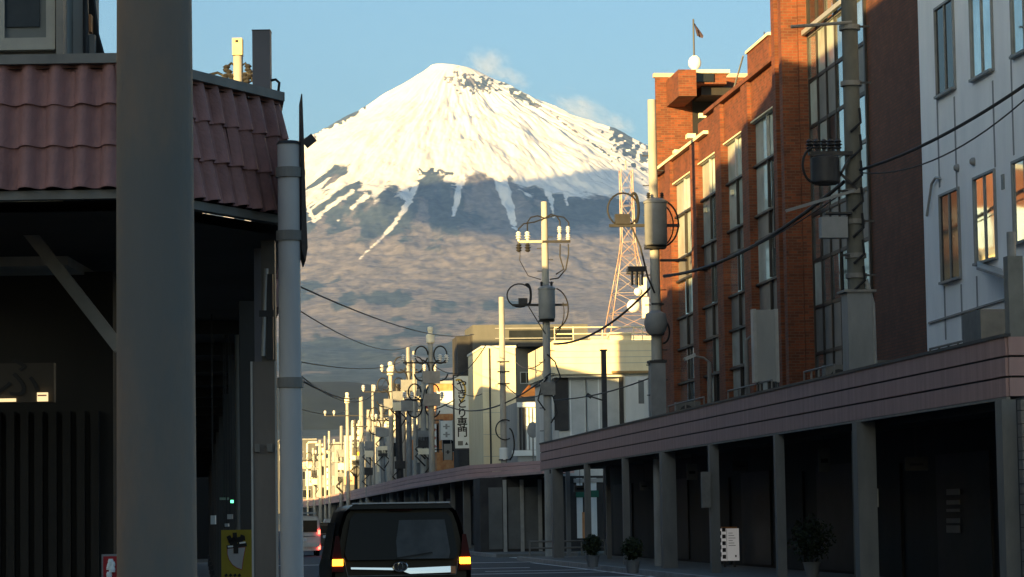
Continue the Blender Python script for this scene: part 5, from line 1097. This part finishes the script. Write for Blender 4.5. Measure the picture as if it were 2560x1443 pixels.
for i in range(7): z = 6.2+i*.55; MB().tube([(x-.1, y-.23, z), (x+.12, y-.26, z+.2), (x+.1, y-.25, z+.5)], .03, 6).build('hanging_cable', M_cable, t)
MB().bar((x-1.5, y-.2, wz(530, 2060, x, y)), (x-.05, y-.2, wz(480, 2100, x, y)), .06).build('strut', M_steel, t)
# fourth pole: plain sunlit
t, x, y = pole(1256, 13.5, 11.5, 'plain pole with a sunlit top in front of the sunlit white building', .15, .125, pyref=900)
loop(t, circ(x+.05, wz(1075, 1256, x, y), y-.2, .42, .45, 60, 300), .03); loop(t, circ(x+.2, wz(1110, 1256, x, y), y-.2, .25, .7, 80, -80), .035)
for py in (905, 930, 960, 1150): z = wz(py, 1256, x, y); MB().bar((x-.25, y-.16, z), (x+.3, y-.16, z), .06).build('bracket', M_steeld, t)
MB().lathe((x, y, 4.2), [(.2, 0), (.2, .5), (.17, .55)], 14).build('base_cover', M_signw, t)
# fifth to last: heads with crossarms
def pole_head(px, x, ytop, label, arm=(0.9, .9), cap=True, loops=True, extra=0, r=.17, pm=M_conc, off=1.6):
    y = onx(px, 1000, x).y; h = ony(px, ytop, y).z; t, x, y = pole(px, x, h, label, r, r*.7, pm)
    if cap: MB().lathe((x, y, h-.5), [(.14, 0), (.24, .06), (.25, .5), (.14, .58), (.13, .72), (.17, .76), (.16, .95), (.06, 1.0)], 12).build('head_cap', M_sigc, t, smooth=True)
    if arm:
        z = h-off; crossarm(t, x, y, z, *arm)
        for s in (-1, -.6, .6, 1): insulator(t, (x+(arm[0] if s < 0 else arm[1])*s, y-.1, z+.04), 1.7)
        if loops:
            for s in (-1, 1): loop(t, circ(x+s*.55, z-.45, y-.15, .45, .6, 90, 90+s*250), .045); loop(t, circ(x+s*.55, z+.45, y-.15, .38, .5, 0, 340), .045)
    for k in range(extra): z = h-off-1.2-k*1.3; B(x-.5, x+.5, y-.3, y+.05, z, z+.7).build('equipment_box', M_steel, t)
    return t, x, y
pole_head(1078, 13.3, 838, 'tallest far pole with a lit cap and hooped wires beside the cream sign', (1.6, .9), extra=2, r=.2)
pole_head(1022, 13.3, 868, 'dark far pole crowded with loops left of the tallest far pole', (1.7, 1.7), cap=False, extra=2, r=.2, pm=M_steel)
pole_head(1036, 13.6, 878, 'slim lit pole squeezed between the two crowded far poles', None, cap=False, r=.13)
pole_head(977, 13.2, 922, 'far pole with a pale pointed cap and long crossarm', (1.9, 2.2), extra=1, r=.2)
pole_head(932, 13.6, 962, 'plain slim pale pole right of the yellow stub', None, cap=False, r=.14)
pole_head(868, 13.2, 995, 'lit far pole with a round cap and white insulators', (2.0, 5.2), r=.2, loops=False)
pole_head(903, 13.5, 992, 'short yellow lit stub pole above the wire crossarm', None, cap=False, r=.26)
pole_head(822, 13.4, 1078, 'right one of three thin lit poles at the far left', None, cap=False, r=.17)
pole_head(811, 13.6, 1090, 'middle one of three thin lit poles at the far left', None, cap=False, r=.16)
pole_head(799, 13.3, 1100, 'left one of three thin lit poles at the far left', (.8, .8), cap=False, loops=False, r=.24)
pole_head(1008, 13.9, 985, 'lit stub pole over the dark awning', None, cap=True, r=.2)
y = onx(768, 1105, 13.0).y; t = thing('street_lamp', 'cream cranked street lamp at the far left end', 'street lamp', (13, y, 0)); h = ony(768, 1106, y).z
MB().tube([(13, y, 0), (13, y, h-.2), (13.2, y, h), (14.2, y, h)], .12, 8).build('pole', M_sigc, t); MB().bar((14.0, y, h-.3), (14.9, y, h-.35), .35, .25).build('lamp_head', M_sigc, t)

rnd = random.Random(21)
ORD = ('first', 'second', 'third', 'fourth', 'fifth', 'sixth', 'seventh', 'eighth', 'ninth', 'tenth', 'eleventh', 'twelfth', 'thirteenth', 'fourteenth', 'fifteenth', 'sixteenth')
for i, (px, yt) in enumerate(((1054, 945), (1001, 960), (958, 1010), (917, 1025), (888, 1050), (850, 1065), (786, 1120))):
    k = i % 3
    t, x, y = pole_head(px, 13.3+rnd.uniform(-.2, .9), yt, 'crowded far street pole, %s leftwards from the lettered upright sign' % ORD[i], (rnd.uniform(.6, 1.4), rnd.uniform(.6, 1.4)) if k != 1 else None, cap=False, loops=(i % 2 == 0), extra=1 if k == 2 else 0, r=rnd.uniform(.15, .3), pm=(M_conc, M_steeld, M_steel)[k], off=1.0+rnd.random()*1.5); t.rotation_euler = (rnd.uniform(-.01, .01), rnd.uniform(-.02, .02), 0)
    z1 = t.children[0].bound_box[1][2]
    for q in range(3):
        z = 4.8+rnd.random()*(max(z1, 7)-6); B(x-.35, x+.35, y-.28, y-.14, z, z+.35+rnd.random()*.5).build('equipment_box', (M_steel, M_sigc, M_steeld)[q], t); MB().tube([(x, y-.2, z), (x+.5*(1 if q % 2 else -1), y-.25, z-.5), (x+.1, y-.2, z-1.1)], .05, 6).build('hanging_cable', M_cable, t)
for i, (a, c, y, y0, y1, m) in enumerate(((1108, 1128, 175, 1110, 1150, M_greyw), (1078, 1094, 182, 1060, 1130, M_signw), (1028, 1042, 196, 1100, 1150, M_vermil), (1008, 1024, 205, 1010, 1060, M_sigc), (1004, 1018, 212, 1140, 1175, M_greyw), (976, 990, 232, 1030, 1075, M_sigc),
        (955, 966, 236, 1060, 1110, M_signw), (926, 938, 246, 1090, 1150, M_greyw), (914, 926, 252, 1160, 1200, M_sigc), (905, 915, 262, 1110, 1150, M_signw), (884, 892, 280, 1170, 1205, M_vermil), (844, 856, 300, 1130, 1180, M_greyw), (826, 838, 312, 1150, 1215, M_darkw), (812, 822, 330, 1170, 1225, M_signw), (782, 794, 345, 1185, 1230, M_darkw))):
    vsign(a, c, y, y0, y1, m, 'small street sign, %s leftwards along the row past the lettered upright sign' % ORD[i], 3 if i % 2 else 1, M_steeld, extra=(M_black, M_red, M_green)[i % 3])

# ================================================================= WIRES
def wire(label, a, b_, sag, r_=.02, n_=18):
    a, b_ = Vector(a), Vector(b_)
    if a.x < 1.5 and a.y < 100 and b_.y > 120: a = a + (a-b_)*((a.x+2.45)/(b_.x-a.x))      # carried on to the left-hand blocks
    pts = [a.lerp(b_, i/n_) - ZV*(sag*4*(i/n_)*(1-i/n_)) for i in range(n_+1)]
    o = MB().tube(pts, r_*.72, 6).build('power_cable', M_cable, None, smooth=True); tag(o, label, 'cable', 'overhead wires'); return o
P1 = onx(2150, 425, 13.55); P2 = onx(1660, 690, 13.55); P3 = onx(1385, 860, 13.55)
wire('thick black cable across the white building to the wrapped pole', onx(2620, 172, 13.3), P1, .18, .042)
wire('thin cable shadowing the thick one across the white building', onx(2620, 195, 13.3), onx(2150, 432, 13.5), .45, .02)
wire('thick black cable sagging from the wrapped pole past the brick piers', onx(2110, 455, 13.5), P2, .42, .06)
wire('thin wire just below the thick cable at the glazed bay', onx(2110, 480, 13.5), onx(1660, 694, 13.5), .30, .022)
wire('thick cable from the tower corner pole down to the transformer pole', onx(1630, 715, 13.55), P3, .45, .055)
wire('thin wire sagging before the pale glass panels', onx(1625, 945, 13.5), onx(1385, 1000, 13.5), .15, .03)
wire('black cable looping past the upright lettered sign', onx(1375, 935, 13.5), ond(1110, 1012, 155), .8, .045)
wire('long thin wire from behind the sign pole to the grey building roof', ond(735, 710, 60), ond(1185, 836, 165), .5, .028)
wire('second long thin wire under the first, ending at the tallest far pole', ond(735, 768, 60), ond(1030, 862, 170), .6, .02)
wire('level wire crossing the lower slopes to the far pole heads', ond(735, 902, 70), ond(1000, 906, 175), .3, .025)
wire('sagging wire over the dark blue hill to the pointed cap pole', ond(735, 925, 80), ond(972, 935, 190), 1.4, .03)
wire('dark cable dropping over the hill to the yellow stub pole', ond(735, 940, 70), ond(905, 990, 225), .4, .05)
wire('faint low wire over the hill to the round capped pole', ond(735, 1018, 90), ond(868, 1026, 245), .3, .025)
wire('wire slung between the two crowded far poles and the lettered sign', ond(985, 1010, 190), ond(1136, 1000, 158), .6, .05)

for i in range(9):
    ya, yb_ = 126+i*24, 150+i*24; z = 9.6-(i % 3)*.9
    wire('thin sagging wire over the far street, %s span from the plain sunlit pole' % ('first', 'second', 'third', 'fourth', 'fifth', 'sixth', 'seventh', 'eighth', 'ninth')[i], (13.2-(i % 2)*.9, ya, z), (13.3+(i % 3)*.4, yb_, z-.3+(i % 2)*.9), .5+.2*(i % 3), .035)
for i, (px, py, q, r_, d0, d1) in enumerate(((1130, 960, 1205, 985, 158, 150), (1075, 905, 1160, 930, 161, 168), (1025, 935, 1075, 925, 178, 161), (980, 1000, 1022, 985, 195, 178), (905, 1040, 975, 1020, 235, 195), (1290, 905, 1362, 900, 150, 107), (1262, 960, 1355, 985, 123, 107))):
    wire('short drooping service wire, %s leftwards from the transformer pole' % ('third', 'fourth', 'fifth', 'sixth', 'seventh', 'second', 'first')[i], ond(px, py, d0), ond(q, r_, d1), .35, .03)

# ================================================================= VEHICLES
def shift(mb, f): mb.v = [f(p) for p in mb.v]; return mb
def car_rings(spec, prof):
    rings = []
    for y, sx, sz, z0 in spec: rings.append([(x*sx, y, z0+(z-z0)*sz if z > z0 else z) for x, z in prof])
    return rings
# black people carrier close ahead
vy = 33.6; vx = ony(1003, 1350, vy).x
t = thing('black_van', 'black people carrier seen from behind with amber lamps glowing', 'van', (vx, vy, 0))
half = [(0, .22), (.70, .22), (.80, .32), (.845, .55), (.865, .85), (.865, 1.02), (.84, 1.15), (.80, 1.35), (.755, 1.55), (.70, 1.70), (.62, 1.775), (.40, 1.80), (0, 1.805)]
prof = half + [(-x, z) for x, z in half[-2:0:-1]]
def ring(y, sx, top, lean):
    out = []
    for x, z in prof:
        zz_ = z if z < 1.0 else 1.0+(z-1.0)*top; out.append((vx+x*sx, vy+y+max(0, z-.95)*lean, zz_))
    return out
mb = MB().loft([ring(.10, .93, .97, .10), ring(.0, .985, 1.0, .12), ring(.12, 1.0, 1.0, .10), ring(1.2, 1.0, 1.02, 0), ring(2.6, 1.0, 1.02, 0), ring(3.5, .99, .62, 0), ring(4.2, .94, .12, 0), ring(4.5, .84, .05, 0)])
mb.build('body', M_vanb, t, smooth=True)
def rear(z): return vy-.012+max(0, z-.95)*.12
def rq(pts_, m, nm, off=.0, parent=None, th=.012):
    k = len(pts_); a = [(vx+x, rear(z)-off-th, z) for x, z in pts_]; c = [(vx+x, rear(z)-off+.03, z) for x, z in pts_]
    return MB().add(a+c, [tuple(range(k)), tuple(range(2*k-1, k-1, -1))]+[(i, (i+1) % k, k+(i+1) % k, k+i) for i in range(k)]).build(nm, m, parent or t)
M_vglass = glass_mat('tinted car glass', (.006, .0065, .007), .05, .10)
g = rq([(-.66, 1.12), (.66, 1.12), (.69, 1.2), (.62, 1.62), (.56, 1.69), (-.56, 1.69), (-.62, 1.62), (-.69, 1.2)], M_vglass, 'rear_window', .004)
for a, c in ((-.02, .60),): rq([(-.05, 1.128), (.58, 1.128), (.60, 1.2), (.54, 1.6), (-.02, 1.6), (-.06, 1.35)], mat('grey reflection paint', (.075, .08, .085), (.12, .125, .13), scale=3, rough=.5, spec=.1), 'painted_reflection', .0165, g, .001)  # grey patch painted on the glass as its reflection
rq([(-.64, 1.74), (.64, 1.74), (.58, 1.80), (-.58, 1.80)], M_vanb, 'spoiler', .10)
MB().box(vx-.60, vx+.60, vy-.06, vy+.2, 1.802, 1.818).build('spoiler_glint', mat('painted sky glint', (.45, .47, .5), rough=.25, spec=.6), t)  # pale edge painted in for the sky's glint on the black spoiler
for s in (-1, 1):
    l = rq([(s*.70, .98), (s*.855, .98), (s*.845, 1.16), (s*.80, 1.42), (s*.755, 1.42), (s*.73, 1.15)], M_redlens, 'tail_light', .006)
    rq([(s*.715, 1.055), (s*.845, 1.055), (s*.843, 1.135), (s*.715, 1.135)], M_amber, 'amber_lens', .02, l)
    rq([(s*.60, .94), (s*.66, .94), (s*.66, 1.03), (s*.60, 1.03)], mat('small orange reflector', (.5, .2, .08), rough=.3), 'reflector', .03) if s > 0 else None
rq([(-.62, 1.035), (.10, 1.015), (.60, 1.03), (.60, .955), (.10, .945), (-.02, .99), (-.62, 1.012)], M_chrome, 'chrome_garnish', .02)
eo = MB().tube([(vx+.085*math.cos(a)-.02, rear(1.0)-.05, 1.035+.055*math.sin(a)) for a in [R(d) for d in range(0, 361, 20)]], .011, 6); eo.tube([(vx+.03*math.cos(a)-.02, rear(1.0)-.055, 1.035+.05*math.sin(a)) for a in [R(d) for d in range(0, 361, 30)]], .007, 6)
rq([(-.12, 1.035), (-.07, .985), (.03, .985), (.08, 1.035), (.03, 1.085), (-.07, 1.085)], M_steeld, 'badge_base', .028); eo.build('oval_badge', M_chrome, t)
rq([(-.18, .74), (.18, .74), (.18, .90), (-.18, .90)], M_signw, 'number_plate', .02)
for pts_ in ([(-.66, .93), (-.655, .93), (-.70, 1.15), (-.705, 1.15)], [(.66, .93), (.665, .93), (.705, 1.15), (.70, 1.15)], [(-.66, .925), (.66, .925), (.66, .932), (-.66, .932)]): rq(pts_, M_steel, 'hatch_seam', .006)
rq([(-.14, 1.715), (.14, 1.715), (.14, 1.735), (-.14, 1.735)], M_redlens, 'high_brake_lamp', .012)
for a_, c_ in ((-.42, .05), (.42, .05)): rq([(a_-.13, 1.36), (a_-.09, 1.52), (a_+.09, 1.52), (a_+.13, 1.36)], mat('seat fabric', (.022, .022, .024), (.03, .03, .032), scale=9, rough=.9), 'headrest', .0045, g, .002)
rq([(-.80, .40), (.80, .40), (.82, .70), (-.82, .70)], M_vanb, 'bumper', .05)
MB().bar((vx-.05, rear(1.15)-.03, 1.14), (vx+.38, rear(1.2)-.03, 1.20), .018).build('rear_wiper', M_steeld, t)
def wheel(t, x, y, r_=.33, w_=.2):
    mb = MB().lathe((0, 0, 0), [(r_*.6, -w_/2), (r_, -w_/2+.02), (r_, w_/2-.02), (r_*.6, w_/2)], 20); mb.v = [(x+v[2], y+v[0], r_+v[1]) for v in mb.v]; o = mb.build('wheel', M_rubber, t, smooth=True)
    mb = MB().lathe((0, 0, 0), [(r_*.58, -w_/2-.005), (r_*.58, w_/2+.005)], 14); mb.v = [(x+v[2], y+v[0], r_+v[1]) for v in mb.v]; mb.build('rim', M_silver, o)
for sx in (-.72, .72):
    for yy in (.85, 3.6): wheel(t, vx+sx, vy+yy)
for s in (-1, 1): MB().add([(vx+s*.858, vy+.4, 1.12), (vx+s*.858, vy+2.7, 1.12), (vx+s*.775, vy+2.5, 1.58), (vx+s*.775, vy+.5, 1.58)], [(0, 1, 2, 3)]).build('side_window', M_vglass, t)

# white van further up the street
def van(name, label, cat, px, yv, W, Hh, L, m, roofrack=False, lamps=M_redl, lamp_z=((1.0, .16),), glass_z=(1.05, 1.6)):
    x0 = ony(px, 1340, yv).x; t = thing(name, label, cat, (x0, yv, 0)); hw = W/2
    pr = [(0, .25), (hw*.9, .25), (hw, .4), (hw, 1.0), (hw*.93, Hh*.9), (hw*.82, Hh), (0, Hh+.03)]; pr = pr + [(-a, z) for a, z in pr[-2:0:-1]]
    def rg(y, s, tp_): return [(x0+a*s, yv+y, z if z < .95 else .95+(z-.95)*tp_) for a, z in pr]
    MB().loft([rg(.05, .95, .97), rg(0, .98, 1), rg(.15, 1, 1), rg(L*.72, 1, 1), rg(L*.86, .98, .45), rg(L, .9, .1)]).build('body', m, t, smooth=True)
    rw = MB().box(x0-hw*.80, x0+hw*.80, yv-.02, yv+.03, *glass_z).build('rear_window', M_glassd, t)
    for s in (-1, 1):
        for z, h in lamp_z: MB().box(x0+s*hw*.84, x0+s*hw*.97, yv-.03, yv+.04, z, z+h).build('tail_light', lamps, t)
    MB().box(x0-hw*.92, x0+hw*.92, yv-.08, yv-.001, .42, .62).build('bumper', m, t); MB().box(x0-.17, x0+.17, yv-.09, yv-.081, .68, .84).build('number_plate', M_signw, t); MB().box(x0-hw*.7, x0+hw*.7, yv-.012, yv-.001, .9, .93).build('crease_strip', M_trim, t)
    for sx in (-hw*.85, hw*.85):
        for yy in (.8, L-.8): wheel(t, x0+sx, yv+yy, .3)
    if roofrack:
        for k in range(3): MB().bar((x0-hw*.8, yv+.4+k*.9, Hh+.14), (x0+hw*.8, yv+.4+k*.9, Hh+.14), .05).build('rack_bar', M_frame, t)
        for s in (-1, 1): MB().bar((x0+s*hw*.75, yv+.3, Hh+.10), (x0+s*hw*.75, yv+2.4, Hh+.10), .05).build('rack_rail', M_frame, t)
    return t
van('white_van', 'silver white van with roof rack and red brake lamps beside the pale pole', 'van', 757, 128.0, 1.68, 1.86, 3.9, M_silver, True, M_redl, ((1.0, .2), (.3, .18)), (1.12, 1.65))
van('dark_car', 'dark car with a bright rear lamp just beyond the black people carrier', 'car', 815, 150.0, 1.68, 1.5, 4.2, mat('dark blue car paint', (.012, .016, .03), rough=.25, spec=.5, coat=.6), False, mat('bright rear lamp', (.8, .5, .3), emit=(1, .42, .2), estr=3.0), ((.85, .18),), (.98, 1.35))
van('parked_car', 'pale car roof peeping out left of the black people carrier', 'car', 842, 185.0, 1.7, 1.75, 4.2, M_silver, False, M_redl, ((.9, .18),), (1.1, 1.5))
